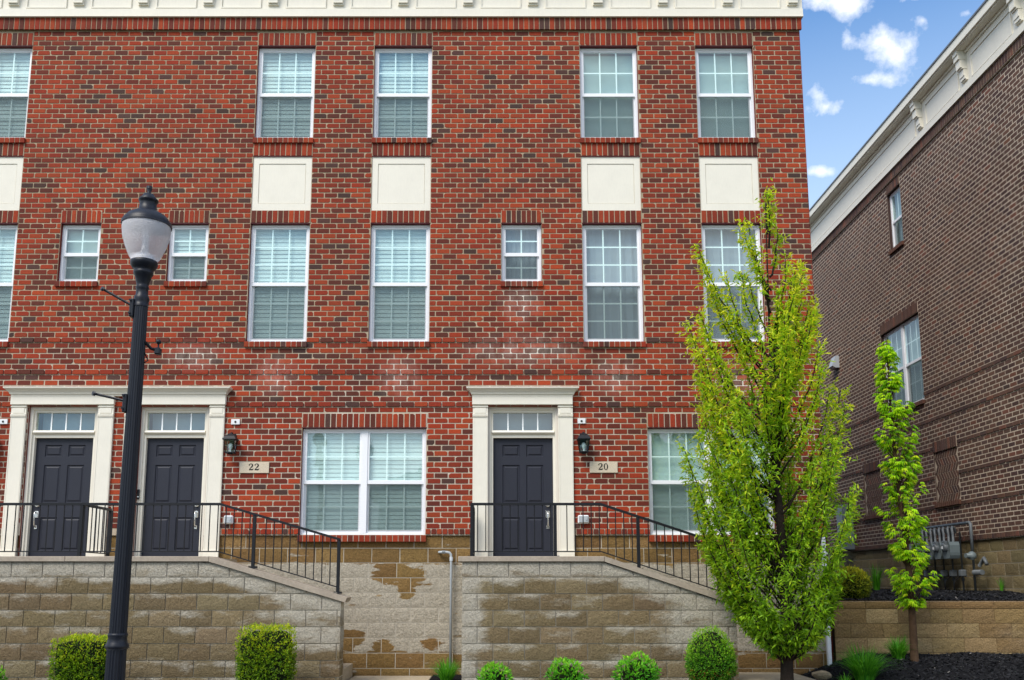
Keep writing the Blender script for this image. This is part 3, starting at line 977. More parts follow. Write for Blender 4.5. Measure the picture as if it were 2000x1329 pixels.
# doors --------------------------------------------------------------
def door_unit(fx0, fx1, hinge_right):
    yd = 0.14
    TZ0, TZ1 = 3.80, 4.20
    fw = .085
    m = MB()                               # frame round door and transom
    for (a, b) in ((fx0, fx0 + .05), (fx1 - .05, fx1)):
        m.box(a, b, .045, .16, DZ0, DZ1)
    for (a, b) in ((fx0 + .05, fx0 + fw), (fx1 - fw, fx1 - .05)):
        m.box(a, b, .075, .16, DZ0, DZ1 - .05)
    m.box(fx0 + .05, fx1 - .05, .045, .16, DZ1 - .05, DZ1)
    m.box(fx0 + fw, fx1 - fw, .075, .16, TZ1 - .02, DZ1 - .05)
    m.rects([(fx0 + fw - .02, fx1 - fw + .02, .05, .16, TZ0 + .03), (fx0 + fw - .02, fx1 - fw + .02, .03, .16, TZ0 + .05), (fx0 + fw - .02, fx1 - fw + .02, .05, .16, TZ0 + .085)])
    m.box(fx0 + fw, fx1 - fw, .08, .16, TZ0 - .03, TZ0 + .03)
    frame = m.build("door_frame", CREAM, house)
    tw = MB(); tx0, tx1 = fx0 + fw, fx1 - fw
    tw.face([(tx0, .115, TZ0 + .085), (tx1, .115, TZ0 + .085), (tx1, .115, TZ1 - .02), (tx0, .115, TZ1 - .02)])
    tw.build("transom_pane", GLASS, frame)
    tb = MB()
    for i in (1, 2, 3):
        x = tx0 + (tx1 - tx0) * i / 4; tb.box(x - .010, x + .010, .104, .112, TZ0 + .085, TZ1 - .02)
    tb.build("grille", GRILLE, frame)
    tk = MB(); tk.face([(tx0, .30, TZ0), (tx1, .30, TZ0), (tx1, .30, TZ1), (tx0, .30, TZ1)]); tk.build("grey_backing", BACKING_GREY, frame)
    # six-panel door leaf
    x0, x1, z0, z1 = fx0 + fw + .003, fx1 - fw - .003, DZ0 + .02, TZ0 - .033
    W, H = x1 - x0, z1 - z0
    pc = [(.155, .445), (.555, .845)]
    pr = [(.06, .335), (.455, .775), (.845, .945)]
    leaf = MB()
    ph = [(x0 + W * a, x0 + W * b, z0 + H * c, z0 + H * d, -yd - .02) for (a, b) in pc for (c, d) in pr]
    us = sorted({x0, x1} | {h[0] for h in ph} | {h[1] for h in ph}); vs = sorted({z0, z1} | {h[2] for h in ph} | {h[3] for h in ph})
    for i in range(len(us) - 1):
        for k in range(len(vs) - 1):
            cu, cv = (us[i] + us[i + 1]) / 2, (vs[k] + vs[k + 1]) / 2
            if any(h[0] < cu < h[1] and h[2] < cv < h[3] for h in ph): continue
            leaf.face([(us[i], yd, vs[k]), (us[i + 1], yd, vs[k]), (us[i + 1], yd, vs[k + 1]), (us[i], yd, vs[k + 1])])
    leaf.box(x0, x1, yd + .03, yd + .045, z0, z1)
    door = leaf.build("door", CHAR, house)
    for h in ph:
        p = MB(); a, b, c, d = h[:4]
        lv = [(0, yd), (.012, yd + .016), (.026, yd + .016), (.045, yd + .004)]
        rings = [[(a + i, y, c + i), (b - i, y, c + i), (b - i, y, d - i), (a + i, y, d - i)] for i, y in lv]
        pts = sum(rings, []); idx = []
        for q in range(3):
            for k in range(4): idx.append((4 * q + k, 4 * q + (k + 1) % 4, 4 * q + 4 + (k + 1) % 4, 4 * q + 4 + k))
        idx.append((12, 13, 14, 15))
        p.faces(pts, idx); p.build("panel", CHAR, door)
    # handle set and dead bolt
    hx = x0 + .085 if hinge_right else x1 - .085
    h = MB()
    hz = DZ0 + .69
    def disc(z, r, t):
        h.tube([(hx, yd, z), (hx, yd - t, z), (hx, yd - t - .008, z)], [r, r, r * .7], 16)
    disc(hz + .17, .034, .018)
    h.box(hx - .009, hx + .009, yd - .045, yd - .02, hz + .155, hz + .185, bev=.004)
    h.box(hx - .032, hx + .032, yd - .014, yd, hz - .035, hz + .075, bev=.006)
    h.tube([(hx, yd - .012, hz + .045), (hx, yd - .06, hz + .05), (hx, yd - .068, hz + .02), (hx, yd - .065, hz - .07), (hx, yd - .055, hz - .15), (hx, yd - .012, hz - .185)], [.011, .013, .012, .010, .010, .012], 10)
    h.box(hx - .022, hx + .022, yd - .012, yd, hz - .215, hz - .155, bev=.005)
    h.build("handle", NICKEL, door)
    t = MB(); t.box(fx0, fx1, -.02, .16, DZ0 - .005, DZ0 + .018); t.build("threshold", CHAR, house)
for fx, hr in zip(DOORS, (True, False, False)):
    door_unit(fx[0], fx[1], hr)
def surround(groups, x0, x1, entabs):
    """pilasters, entablature boards and crown moulding round one or two doors"""
    c = MB()
    zb = 4.425
    lv = [(0, .075), (.02, .08), (.028, .095), (.05, .10), (.08, .125), (.105, .155), (.112, .165), (.135, .168), (.138, .15)]
    c.rects([(x0 - d + .075, x1 + d - .075, -d, .0, zb + z) for z, d in lv])
    crown = c.build("crown", CREAM, house)
    for (a, b) in entabs:
        m = MB(); m.box(a, b, -.075, 0, 4.285, zb - .002, bev=.004); m.box(a + .004, b - .004, -.079, -.075, zb - .014, zb - .003); m.build("frieze_board", CREAM, house)
    for (a, b) in groups:
        p = MB()
        p.box(a, b, -.042, 0, 1.84, 4.284)
        p.box(a - .004, b + .004, -.052, -.042, 1.835, 1.97, bev=.003)
        for z in (4.245, 4.115, 4.09): p.box(a - .006, b + .006, -.058, -.042, z, z + .02, bev=.004)
        p.box(a + .03, b - .03, -.050, -.0421, 4.15, 4.235)
        p.box(a + .014, a + .02, -.046, -.0421, 1.98, 4.085); p.box(b - .02, b - .014, -.046, -.0421, 1.98, 4.085)
        p.build("pilaster", CREAM, house)
surround([(-7.765, -7.525), (-6.37, -6.125), (-5.94, -5.70), (-4.585, -4.345)], -7.77, -4.335, [(-7.775, -6.115), (-5.96, -4.33)])
surround([(-0.365, -0.125), (1.0, 1.235)], -0.375, 1.24, [(-0.375, 1.235)])

# block foundation ----------------------------------------------------
BW, BH = 0.4425, 0.231
TANS = [lin(164, 132, 82), lin(156, 124, 76), lin(172, 140, 90), lin(150, 118, 74)]
GREYS = [lin(148, 130, 98), lin(140, 122, 92), lin(156, 138, 106)]
def block(mb, fr, u0, u1, v0, v1, d, col, r, nu=7, nv=4, amp=.004, clipf=None):
    """split-face block: rough front pushed out from crisp arrises"""
    base = len(mb.v)
    sd = r.uniform(0, 99)
    for k in range(nv + 1):
        for i in range(nu + 1):
            u, v = u0 + (u1 - u0) * i / nu, v0 + (v1 - v0) * k / nv
            edge = i in (0, nu) or k in (0, nv)
            h = d + (0 if edge else .007 + amp * mnoise.noise(Vector((u * 11 + sd, v * 13, d))) + r.uniform(-amp, amp) * .5)
            mb.v.append(fr(u, v, h))
    for k in range(nv):
        for i in range(nu):
            a = base + k * (nu + 1) + i
            for t in ((a, a + 1, a + nu + 2), (a, a + nu + 2, a + nu + 1)):
                mb.f.append(t); mb.c.append(col); mb.m.append(0); mb.smooth.append(False)
    q = [(u0, v0), (u1, v0), (u1, v1), (u0, v1)]
    for a in range(4):
        p0, p1 = q[a], q[(a + 1) % 4]
        mb.face([fr(*p0, d), fr(*p1, d), fr(*p1, d - .03), fr(*p0, d - .03)], col)
def block_rows(parent, mat, fr, d, u0, u1, rows, cols, r, topf=None, bw=BW, jt=.012, visible=None, **kw):
    """rows: list of (z0, z1); topf(u) clips the wall under a sloping coping"""
    for i, (z0, z1) in enumerate(rows):
        u = u0 - (bw / 2 if i % 2 else 0)
        while u < u1 - 1e-6:
            a, b = max(u, u0), min(u + bw, u1)
            u += bw
            if b - a < .05: continue
            zz = z1
            if topf:
                ta, tb = topf(a + .01), topf(b - .01)
                if max(ta, tb) < z0 + .03: continue
                if min(ta, tb) < z1:
                    m = MB()
                    za, zb = min(z1, ta), min(z1, tb)
                    pts = [(a + jt / 2, z0 + jt / 2), (b - jt / 2, z0 + jt / 2), (b - jt / 2, max(zb, z0 + jt)), (a + jt / 2, max(za, z0 + jt))]
                    c = vary(r.choice(cols), .08, r)
                    nn = 7
                    g = []
                    for k in range(4):
                        for q in range(nn + 1):
                            t = q / nn
                            lo = (pts[0][0] + (pts[1][0] - pts[0][0]) * t, pts[0][1])
                            hi = (lo[0], pts[3][1] + (pts[2][1] - pts[3][1]) * t)
                            s = k / 3
                            e = k in (0, 3) or q in (0, nn)
                            g.append(fr(lo[0], lo[1] + (hi[1] - lo[1]) * s, d + (0 if e else .007 + r.uniform(-.003, .003))))
                    idx = [(k * (nn + 1) + q, k * (nn + 1) + q + 1, (k + 1) * (nn + 1) + q + 1, (k + 1) * (nn + 1) + q) for k in range(3) for q in range(nn)]
                    m.faces(g, idx, c)
                    m.build("block", mat, parent)
                    continue
            m = MB()
            block(m, fr, a + jt / 2, b - jt / 2, z0 + jt / 2, zz - jt / 2, d, vary(r.choice(cols), .08, r), r, **kw)
            m.build("block", mat, parent)
def foundation():
    r = random.Random(21)
    segs = [(BX0, DOORS[0][0]), (DOORS[0][1], DOORS[1][0]), (DOORS[1][1], DOORS[2][0]), (DOORS[2][1], BX1 - .02)]
    m = MB()
    m.box(BX0, BX1 - .02, .045, .3, -.1, 1.768)
    for a, b in segs:
        m.box(a, b, .045, .3, 1.768, 2.212)
    f = m.build("foundation", BJOINT, house)
    rows = [(-.08, .153)] + [(.153 + BH * i, .153 + BH * (i + 1)) for i in range(7)]
    fr = lambda u, v, d: (u, .045 - d, v)
    block_rows(f, BLK_FND, fr, .004, -2.66, 0.0, rows, TANS, r)
    block_rows(f, BLK_FND, fr, .004, 2.2, BX1 - .02, rows, TANS, r)
    for (a, b) in segs:
        block_rows(f, BLK_FND, fr, .004, a, b, [(1.770, 2.001), (2.001, 2.212)], TANS, r)
    block_rows(f, BLK_FND, fr, .004, -4.4, -2.66, rows[4:], TANS, r)
    block_rows(f, BLK_FND, fr, .004, 1.3, 2.2, rows[4:], TANS, r)
foundation()

# ------------------------------------------------------------------ stoops with block walls, coping and steps
SY = -1.30                                   # front face of both stoop walls
def stoop(name, x0, xb, x1, slope, label, capx0):
    r = random.Random(int(abs(x1) * 100))
    top = 1.832
    root = empty(name, ((x0 + x1) / 2, SY, 0), label=label, cat="stoop", group="entrance stoops")
    zt = lambda u: top - .078 - max(0, u - xb) * slope
    m = MB()                                 # core behind the facing blocks
    m.prism([(x0 + .01, -.1), (x1 - .01, -.1), (x1 - .01, zt(x1) - .01), (xb, top - .088), (x0 + .01, top - .088)], 'y', SY + .012, SY + .30)
    m.build("core", BJOINT, root)
    m = MB(); m.box(x0 + .01, xb + .02, SY + .30, -.02, top - .2, top - .012); m.build("landing", CONC, root)
    rows = [(-.08, .153)] + [(.153 + BH * i, .153 + BH * (i + 1)) for i in range(7)]
    block_rows(root, BLK_STOOP, facade_at(SY), .004, x0, x1, rows, GREYS, r, topf=lambda u: zt(u) - .004)
    if capx0 > -5:                           # the near end return
        block_rows(root, BLK_STOOP, lambda u, v, d: (x0 - d + .01, u, v), .004, SY + .01, -.03, rows, GREYS, r, nu=4)
    fr_end = lambda u, v, d: (x1 + d - .01, u, v)
    block_rows(root, BLK_STOOP, fr_end, .004, SY + .01, SY + .29, [q for q in rows if q[1] < zt(x1)] , GREYS, r, nu=3)
    # coping: level lengths, then the raking length with a plumb-cut end
    n = max(1, round((xb - capx0) / 2.2))
    for i in range(n):
        a, b = capx0 + (xb - capx0) * i / n, capx0 + (xb - capx0) * (i + 1) / n
        m = MB(); m.box(a + .002, b - .002, SY - .045, SY + .34, top - .076, top, bev=.006); m.build("coping", COPING, root)
    xe = x1 + .085
    m = MB()
    m.prism([(xb + .002, top - .076), (xb + .002, top), (xe, top - (xe - xb) * slope), (xe - .03, top - .076 - (xe - .03 - xb) * slope)], 'y', SY - .045, SY + .34)
    m.build("coping", COPING, root)
    nst = max(3, round((top - .05) / .19))
    run = (x1 - xb - .04) / (nst - 1)
    for i in range(nst - 1):
        m = MB(); z = top - .012 - (top - .05) * (i + 1) / nst
        m.box(xb + .02 + run * i, xb + .02 + run * (i + 1) + (.03 if i < nst - 2 else run * .0), SY + .30, -.02, max(-.05, z - .22), z, bev=.006)
        m.build("step", CONC, root)
    return root
def facade_at(Y):
    return lambda u, v, d: (u, Y - d, v)
stoop("stoop", -10.2, -4.07, -2.18, .2925, "long block stoop below the two neighbouring dark doors", -10.2)
stoop("stoop", -0.48, 1.546, 3.40, .333, "block stoop below the single door beside number 20", -0.535)

# iron railings -----------------------------------------------------
def railing(x0, xb, x1, slope, label, posts, ret, post_at_start):
    r = random.Random(3)
    yr = SY + .14
    rz, bz = 2.590, 1.905
    root = empty("railing", ((x0 + x1) / 2, yr, 1.83), label=label, cat="railing", group="black iron stoop railings")
    top = lambda u: rz - max(0, u - xb) * slope
    cap = lambda u: 1.832 - max(0, u - xb) * slope
    bot = lambda u: bz - max(0, u - xb) * slope
    def bar(name, pts, h, w, parent=root):
        m = MB()
        for (p, q) in zip(pts[:-1], pts[1:]):
            p, q = Vector(p), Vector(q)
            vert = abs((q - p).normalized().z) > .9
            if vert: m.box(p.x - w / 2, p.x + w / 2, p.y - h / 2, p.y + h / 2, p.z, q.z, bev=.003)
            else:
                side = Vector((0, 0, 1)).cross((q - p).normalized()).normalized() * w / 2
                up = Vector((0, 0, h / 2))
                P = [p - side - up, p + side - up, p + side + up, p - side + up, q - side - up, q + side - up, q + side + up, q - side + up]
                m.faces([tuple(t) for t in P], [(0, 1, 2, 3), (4, 5, 6, 7), (0, 1, 5, 4), (1, 2, 6, 5), (2, 3, 7, 6), (3, 0, 4, 7)])
        return m.build(name, IRON, parent)
    bar("top_rail", [(x0, yr, rz), (xb, yr, rz), (x1, yr, top(x1))], .036, .045)
    bar("bottom_rail", [(x0, yr, bz), (xb, yr, bz), (x1, yr, bot(x1))], .016, .022)
    for u in posts:
        p = bar("post", [(u, yr, cap(u) - .01), (u, yr, top(u) - .01)], .045, .045)
        m = MB(); m.box(u - .055, u + .055, yr - .04, yr + .05, cap(u) - .02, cap(u) + .012); m.build("foot_plate", IRON, p)
    u = x0 + .1
    k = 0
    while u < x1 - .05:
        if all(abs(u - p) > .06 for p in posts):
            bar("baluster", [(u, yr, bot(u)), (u, yr, top(u) - .01)], .014, .014)
        u += .1175
    for xr in ret:                          # return back to the house wall
        ye = -.16
        bar("top_rail", [(xr, yr + .02, rz - .002), (xr, ye, rz - .002)], .036, .045)
        bar("bottom_rail", [(xr, yr + .012, bz), (xr, ye, bz)], .016, .022)
        bar("post", [(xr, ye, 1.82), (xr, ye, rz - .01)], .045, .045)
        for i in range(1, 8):
            y = yr + (ye - yr) * i / 8
            bar("baluster", [(xr, y, bz), (xr, y, rz - .01)], .014, .014)
railing(-10.0, -4.0, -2.24, .2925, "long black iron railing in front of the two left doors", (-6.0, -3.49, -2.26), (-6.02,), False)
railing(-0.36, 1.52, 3.22, .333, "black iron railing in front of the single right-hand door", (-0.345, 0.862, 2.06, 3.2), (-0.345,), True)

# ------------------------------------------------------------------ the brown brick neighbour
XN = 9.35
def neighbour():
    r = random.Random(31)
    nb = empty("apartment_building", (XN + 5, 6, 0), label="dark brown brick building seen from its side, right of the sky gap", cat="building")
    fr = lambda u, v, d: (XN - d, u, v)
    UN0, UN1 = -0.6, 16.0
    zb, zt = 2.30, 11.05
    w3 = (5.42, 6.10, 9.22, 10.62, .10)
    w2 = (4.98, 6.92, 5.42, 7.40, .10)
    pn = [(3.78, 4.76, 3.12, 4.20, .045), (7.42, 8.42, 3.12, 4.20, .045)]
    hs = [w3, w2] + pn
    m = MB()
    wall_plane(m, fr, UN0, UN1, zb - .02, zt, hs, -.003, .1, mi=0, rmi=1)
    m.face([(XN, UN0, 0), (XN + 12, UN0, 0), (XN + 12, UN0, 11.9), (XN, UN0, 11.9)], mi=1)
    m.face([(XN, UN1, 0), (XN + 12, UN1, 0), (XN + 12, UN1, 11.9), (XN, UN1, 11.9)], mi=1)
    m.face([(XN + 12, UN0, 0), (XN + 12, UN1, 0), (XN + 12, UN1, 11.9), (XN + 12, UN0, 11.9)], mi=1)
    m.face([(XN, UN0, 11.7), (XN + 12, UN0, 11.7), (XN + 12, UN1, 11.7), (XN, UN1, 11.7)], mi=1)
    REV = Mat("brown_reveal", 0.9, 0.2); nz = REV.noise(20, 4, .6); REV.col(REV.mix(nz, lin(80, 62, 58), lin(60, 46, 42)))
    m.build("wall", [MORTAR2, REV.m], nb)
    cut = hs + [(w3[0], w3[1], w3[3], w3[3] + .24), (w2[0], w2[1], w2[3], w2[3] + .24), (w2[0], w2[1], w2[2] - .09, w2[2]), (w3[0], w3[1], w3[2] - .09, w3[2])]
    cut += [(p[0], p[1], p[3], p[3] + .235) for p in pn] + [(p[0], p[1], p[2] - .1, p[2]) for p in pn]
    rest, cand = MB(), []
    nrow = int((zt - .2 - zb - MZ) / MZ)
    proud = {7, 14, 21, 28, 35}
    for n in range(nrow + 1):
        v0, v1 = zb + MZ + n * MZ + .0095, zb + MZ + (n + 1) * MZ - .0095
        ph = (0.0 if n % 2 else MX / 2) + r.uniform(-.006, .006)
        for (a, b, full) in lay_course(UN0, UN1, ph, MX, cut, v0, v1, .019):
            cand.append((n, a, b, v0, v1, .013 if n in proud else 0.0, full))
    def shown(t):
        n, a, b, v0, v1, d, full = t
        p, q = pix((XN, a, v0)), pix((XN, b, v1))
        if not full or not (p[0] < 1995 and q[0] > 1600 and 60 < q[1] < 1320): return 0
        if 1700 < q[0] < 1830 and q[1] > 660: return 0
        return abs(p[0] - q[0])
    order = sorted(range(len(cand)), key=lambda i: -shown(cand[i]))
    big = set(order[:300])
    for i, (n, a, b, v0, v1, d, full) in enumerate(cand):
        if i in big:
            mb = MB(); brick(mb, fr, a, b, v0, v1, d, -.012, brown_col(r), r, True, .08); mb.build("brick", BRICK, nb)
        else:
            brick(rest, fr, a, b, v0, v1, d, -.012, brown_col(r), r, False)
    rest.build("brick_courses", BRICK, nb, kind="stuff")
    base = MB(); soldiers_joined(base, fr, UN0, UN1, zb - .005, zb + MZ - .005, .012, brown_col, r); base.build("rowlock_course", BRICK, nb, kind="stuff")
    fz = MB(); fz.box(XN - .038, XN, UN0, UN1, zt - .2, zt + .05); fo = fz.build("frieze", MORTAR2, nb)
    sol = MB(); soldiers_joined(sol, fr, UN0, UN1, zt - .19, zt + .005, .045, brown_col, r, back=.02); sol.build("soldier_course", BRICK, fo, kind="stuff")
    def lintel(w, h=.235):
        t = MB(); t.box(XN - .002, XN + .1, w[0], w[1], w[3] + .004, w[3] + h); o = t.build("lintel", MORTAR2, nb)
        soldiers(o, "soldier_brick", fr, w[0], w[1], w[3] + .006, w[3] + h - .004, .010, brown_col, r, back=-.005, fancy=False)
    def sill(w, ov=.02):
        t = MB(); t.box(XN - .046, XN + .1, w[0] - ov + .01, w[1] + ov - .01, w[2] - .086, w[2] - .004); o = t.build("sill", MORTAR2, nb)
        n = round((w[1] - w[0] + 2 * ov) / .0885); md = (w[1] - w[0] + 2 * ov) / n
        for i in range(n):
            b = MB(); u0 = w[0] - ov + i * md
            b.box(XN - .05, XN + .08, u0 + .004, u0 + md - .004, w[2] - .09, w[2], col=vary(lin(108, 74, 58), .1, r), bev=.003); b.build("sill_brick", BRICK, o)
    for w in hs: sill(w)
    lintel(w2); lintel(w3, .2)
    for p in pn:
        lintel(p)
        # blind opening filled with herringbone brick
        t = MB(); t.box(XN + .022, XN + .05, p[0], p[1], p[2], p[3]); o = t.build("herringbone_panel", MORTAR2, nb)
        bw, nrows = .100, 7
        rh = (p[3] - p[2]) / nrows
        for q in range(nrows):
            s = 1 if q % 2 else -1
            z0 = p[2] + q * rh
            u = p[0] - .10
            while u < p[1] + .10:
                lo, hi = u, u + s * .085
                pts = [(lo, z0 + .004), (lo + bw * .80, z0 + .004), (hi + bw * .80, z0 + rh - .004), (hi, z0 + rh - .004)]
                if all(p[0] - .001 <= a <= p[1] + .001 for a, _ in pts):
                    b = MB(); c = brown_col(r)
                    P = [fr(a, v, -.018) for a, v in pts] + [fr(a, v, -.024) for a, v in pts]
                    b.faces(P, [(0, 1, 2, 3), (0, 1, 5, 4), (1, 2, 6, 5), (2, 3, 7, 6), (3, 0, 4, 7)], c)
                    b.build("brick", BRICK, o)
                u += bw
    # windows
    def nwin(w, units, rows, cols, dark):
        W, H = w[1] - w[0] - .006, w[3] - w[2] - .01
        key = ('N', W)
        o = make_window('N' + str(units), W, H, cols, rows, units, dark)
        o.parent = nb
        o.matrix_parent_inverse = Matrix.Translation(-WL[nb.name])
        o.location = (XN + .07, (w[0] + w[1]) / 2, w[2] + .002)
        o.rotation_euler = (0, 0, math.radians(-90))
    nwin(w3, 1, 1, 2, 'shade'); nwin(w2, 2, 2, 3, 'shade')  # pale shades added to brighten these panes like reflected sky
    cornice(nb, lambda u0, u1, d0, d1, z0, z1: (XN - d1, XN - d0, u0, u1, z0, z1), (UN0, UN1), [.42, 2.28, 4.14],
            [(-.4, .18), (.66, 2.04), (2.52, 3.90), (4.38, 15.6)])
    # foundation
    f = MB(); f.box(XN + .045, XN + .3, UN0, UN1, .3, zb - .02); fo = f.build("foundation", BJOINT, nb)
    rows = [(zb - .02 - BH * (i + 1), zb - .02 - BH * i) for i in range(5)]
    block_rows(fo, BLK_PLAIN, lambda u, v, d: (XN + .045 - d, u, v), .004, UN0, 11.0, rows, [lin(144, 130, 96), lin(136, 122, 90), lin(150, 134, 98)], r, nu=5)
neighbour()

# ------------------------------------------------------------------ retaining wall on the right
def retaining():
    r = random.Random(41)
    root = empty("retaining_wall", (8.5, 0, .3), label="low tan split-face block retaining wall behind the small maple", cat="retaining wall")
    x0, x1 = 5.26, 12.6
    m = MB(); m.box(x0, x1, .03, .30, .1, 1.07); m.build("core", JSHADOW, root)
    rows = [(1.06 - .222 * (i + 1), 1.06 - .222 * i) for i in range(5)]
    fr = facade_at(.02)
    block_rows(root, BLK_PLAIN, fr, .012, x0, x1, rows, [lin(178, 150, 106), lin(168, 140, 96), lin(186, 158, 114), lin(160, 132, 90)], r, bw=.50, jt=.006, amp=.007)
    u = x0
    i = 0
    while u < x1:
        b = MB(); a, e = u + .003, min(u + .5, x1) - .003
        block(b, fr, a, e, 1.064, 1.165, .016, vary(lin(158, 126, 82), .1, r), r, nv=3)
        b.box(a, e, .018, .30, 1.165, 1.178, col=lin(176, 150, 118)); b.build("cap_block", BLK_PLAIN, root)
        u += .5
retaining()

# ------------------------------------------------------------------ street lamp
def street_lamp():
    Y = -6.55
    foot = at(226, 1300, Y)
    topp = at(287.5, 430, Y)
    lean = (topp.x - foot.x) / (topp.z - foot.z)
    bx = foot.x - lean * foot.z
    root = empty("street_lamp", (bx, Y, 0), label="black fluted street lamp with frosted acorn globe in front of the doors", cat="street lamp")
    zc = lambda py: at(285, py, Y).z
    z_gb, z_gt, z_fin = zc(513), zc(441), zc(371)
    k = 0.205 / 0.205
    def add(name, prof, mat, n=28, parent=root, flute=0.0, sm=True):
        m = MB(); m.lathe(prof, n, flute=flute, sm=sm); return m.build(name, mat, parent, rel=True)
    zcol = at(226, 1262, Y).z
    z_pt = zc(585)
    add("base", [(.20, -.02), (.20, .10), (.17, .14), (.165, .30), (.12, .36), (.095, .42)], LAMPMET)
    add("pole", [(.084, .30), (.077, zcol - .02)], LAMPMET, 40, flute=.07, sm=False)
    add("pole_collar", [(.079, zcol - .03), (.094, zcol - .015), (.094, zcol + .005), (.082, zcol + .025), (.074, zcol + .065), (.080, zcol + .085), (.079, zcol + .10), (.072, zcol + .105)], LAMPMET)
    add("pole_shaft", [(.071, zcol + .10), (.057, z_pt - .03)], LAMPMET, 40, flute=.07, sm=False)
    zz = z_pt
    add("neck", [(r_, zc(p_)) for r_, p_ in ((.060, 600), (.062, 590), (.066, 585), (.062, 580), (.052, 577), (.050, 566), (.058, 563), (.050, 560), (.052, 556), (.072, 540), (.084, 536), (.084, 532), (.078, 530), (.094, 526), (.112, 520), (.116, 516), (.116, 512), (.10, 510))], LAMPMET)
    H = z_gt - z_gb
    add("globe", [(.105, z_gb + .01), (.135, z_gb + H * .16), (.172, z_gb + H * .42), (.197, z_gb + H * .68), (.205, z_gb + H * .88), (.205, z_gb + H * 1.0), (.196, z_gt + .03)], GLOBE, 36)
    add("lamp_socket", [(.085, z_gb + .0), (.085, z_gb + .04), (.06, z_gb + .07), (.028, z_gb + .09), (.024, z_gb + .27), (.03, z_gb + .28), (.0, z_gb + .30)], WHITEP, 20)
    ht = z_fin - z_gt
    add("hood", [(.212, z_gt - .01), (.214, z_gt + .012), (.20, z_gt + .04), (.165, z_gt + .085), (.11, z_gt + .12), (.078, z_gt + .135), (.072, z_gt + .20), (.076, z_gt + .215), (.084, z_gt + .225), (.084, z_gt + .24), (.058, z_gt + .265), (.045, z_gt + .29), (.024, z_gt + .30)], LAMPMET, 32)
    z0 = z_gt + .295
    add("finial", [(.022, z0), (.014, z0 + .015), (.024, z0 + .045), (.026, z0 + .07), (.012, z_fin - .02), (.0, z_fin)], LAMPMET, 14)
    def arm(p_in, p_out, y_out):
        a, b = at(*p_in, Y), at(*p_out, Y)
        a = a - Vector((bx + lean * a.z, Y, 0)); b = b - Vector((bx + lean * b.z, Y, 0))
        m = MB()
        a = Vector((-.06, -.02, a.z)); b = Vector((b.x, -.22, b.z - .10))
        m.tube([a, b], .011, 8); m.tube([b - (b - a) * .02, b + (b - a) * .05], .020, 8)
        m.box(-.082, -.045, -.055, .035, a.z - .10, a.z + .06, bev=.006)
        for dz in (.045, -.07): m.tube([(-.075, -.055, a.z + dz), (-.075, -.068, a.z + dz)], .010, 6)
        m.build("banner_arm", LAMPMET, root, rel=True)
    arm((270, 600), (224, 560), 0); arm((258, 785), (208, 758), 0)
    m = MB()                              # small bracket with ball on the other side
    z = at(290, 690, Y).z
    m.tube([(.055, 0, z + .10), (.10, .03, z + .05), (.155, .05, z + .035)], .014, 8)
    m.box(.13, .18, .02, .08, z - .0, z + .06, bev=.008)
    m.tube([(.155, .05, z + .05), (.155, .05, z + .10)], .008, 8)
    m.lathe([(0, z + .09), (.018, z + .10), (.022, z + .115), (.018, z + .13), (0, z + .14)], 12, .155, .05)
    m.tube([(.06, .0, z + .0), (.085, .02, z - .06), (.055, 0, z - .09)], .006, 6)
    m.build("hook_bracket", LAMPMET, root, rel=True)
    root.rotation_euler = (0, math.atan(lean), 0)
street_lamp()

# ------------------------------------------------------------------ small things on the fronts
def lantern(cx, zt, label):
    root = empty("wall_lantern", (cx, 0, zt - .36), label=label, cat="lantern", group="wall lanterns beside the doors")
    zb = -.0
    m = MB(); m.box(-.05, .05, -.022, -.002, .10, .34, bev=.01); m.build("back_plate", IRON, root, rel=True)
    m = MB(); m.tube([(0, -.02, .28), (0, -.06, .345), (0, -.115, .335), (0, -.13, .30)], .012, 8); m.build("arm", IRON, root, rel=True)
    m = MB(); m.rects([(-.105, .105, -.235, -.025, .215), (-.105, .105, -.235, -.025, .225), (-.075, .075, -.205, -.055, .275), (-.04, .04, -.17, -.09, .305), (-.018, .018, -.148, -.112, .325)]); m.build("roof", IRON, root, rel=True)
    c = MB()
    for sx in (-1, 1):
        for sy in (-1, 1):
            c.tube([(sx * .085, -.13 + sy * .085, .215), (sx * .06, -.13 + sy * .06, .025)], .007, 6)
    c.box(-.07, .07, -.20, -.06, .005, .026, bev=.004); c.box(-.03, .03, -.16, -.10, -.012, .005)
    c.build("cage", IRON, root, rel=True)
    g = MB()
    for k in range(4):
        pts = []
        for (s, z) in ((.082, .213), (.058, .027)):
            q = [(-s, -s), (s, -s), (s, s), (-s, s)]
            a, b = q[k], q[(k + 1) % 4]
            pts.append(((a[0], -.13 + a[1], z), (b[0], -.13 + b[1], z)))
        g.face([pts[0][0], pts[0][1], pts[1][1], pts[1][0]])
    g.build("lantern_glass", GLASS, root, rel=True)
    b = MB(); b.lathe([(.014, .026), (.014, .06), (.026, .09), (.034, .12), (.030, .15), (.012, .17), (0, .172)], 14, 0, -.13); b.build("bulb", WHITEP, root, rel=True)
lantern(-4.20, 3.84, "black wall lantern above the number 22 plaque")
lantern(1.395, 3.85, "grey-black wall lantern above the number 20 plaque")
lantern(-8.02, 3.84, "black wall lantern cut off by the left picture edge")

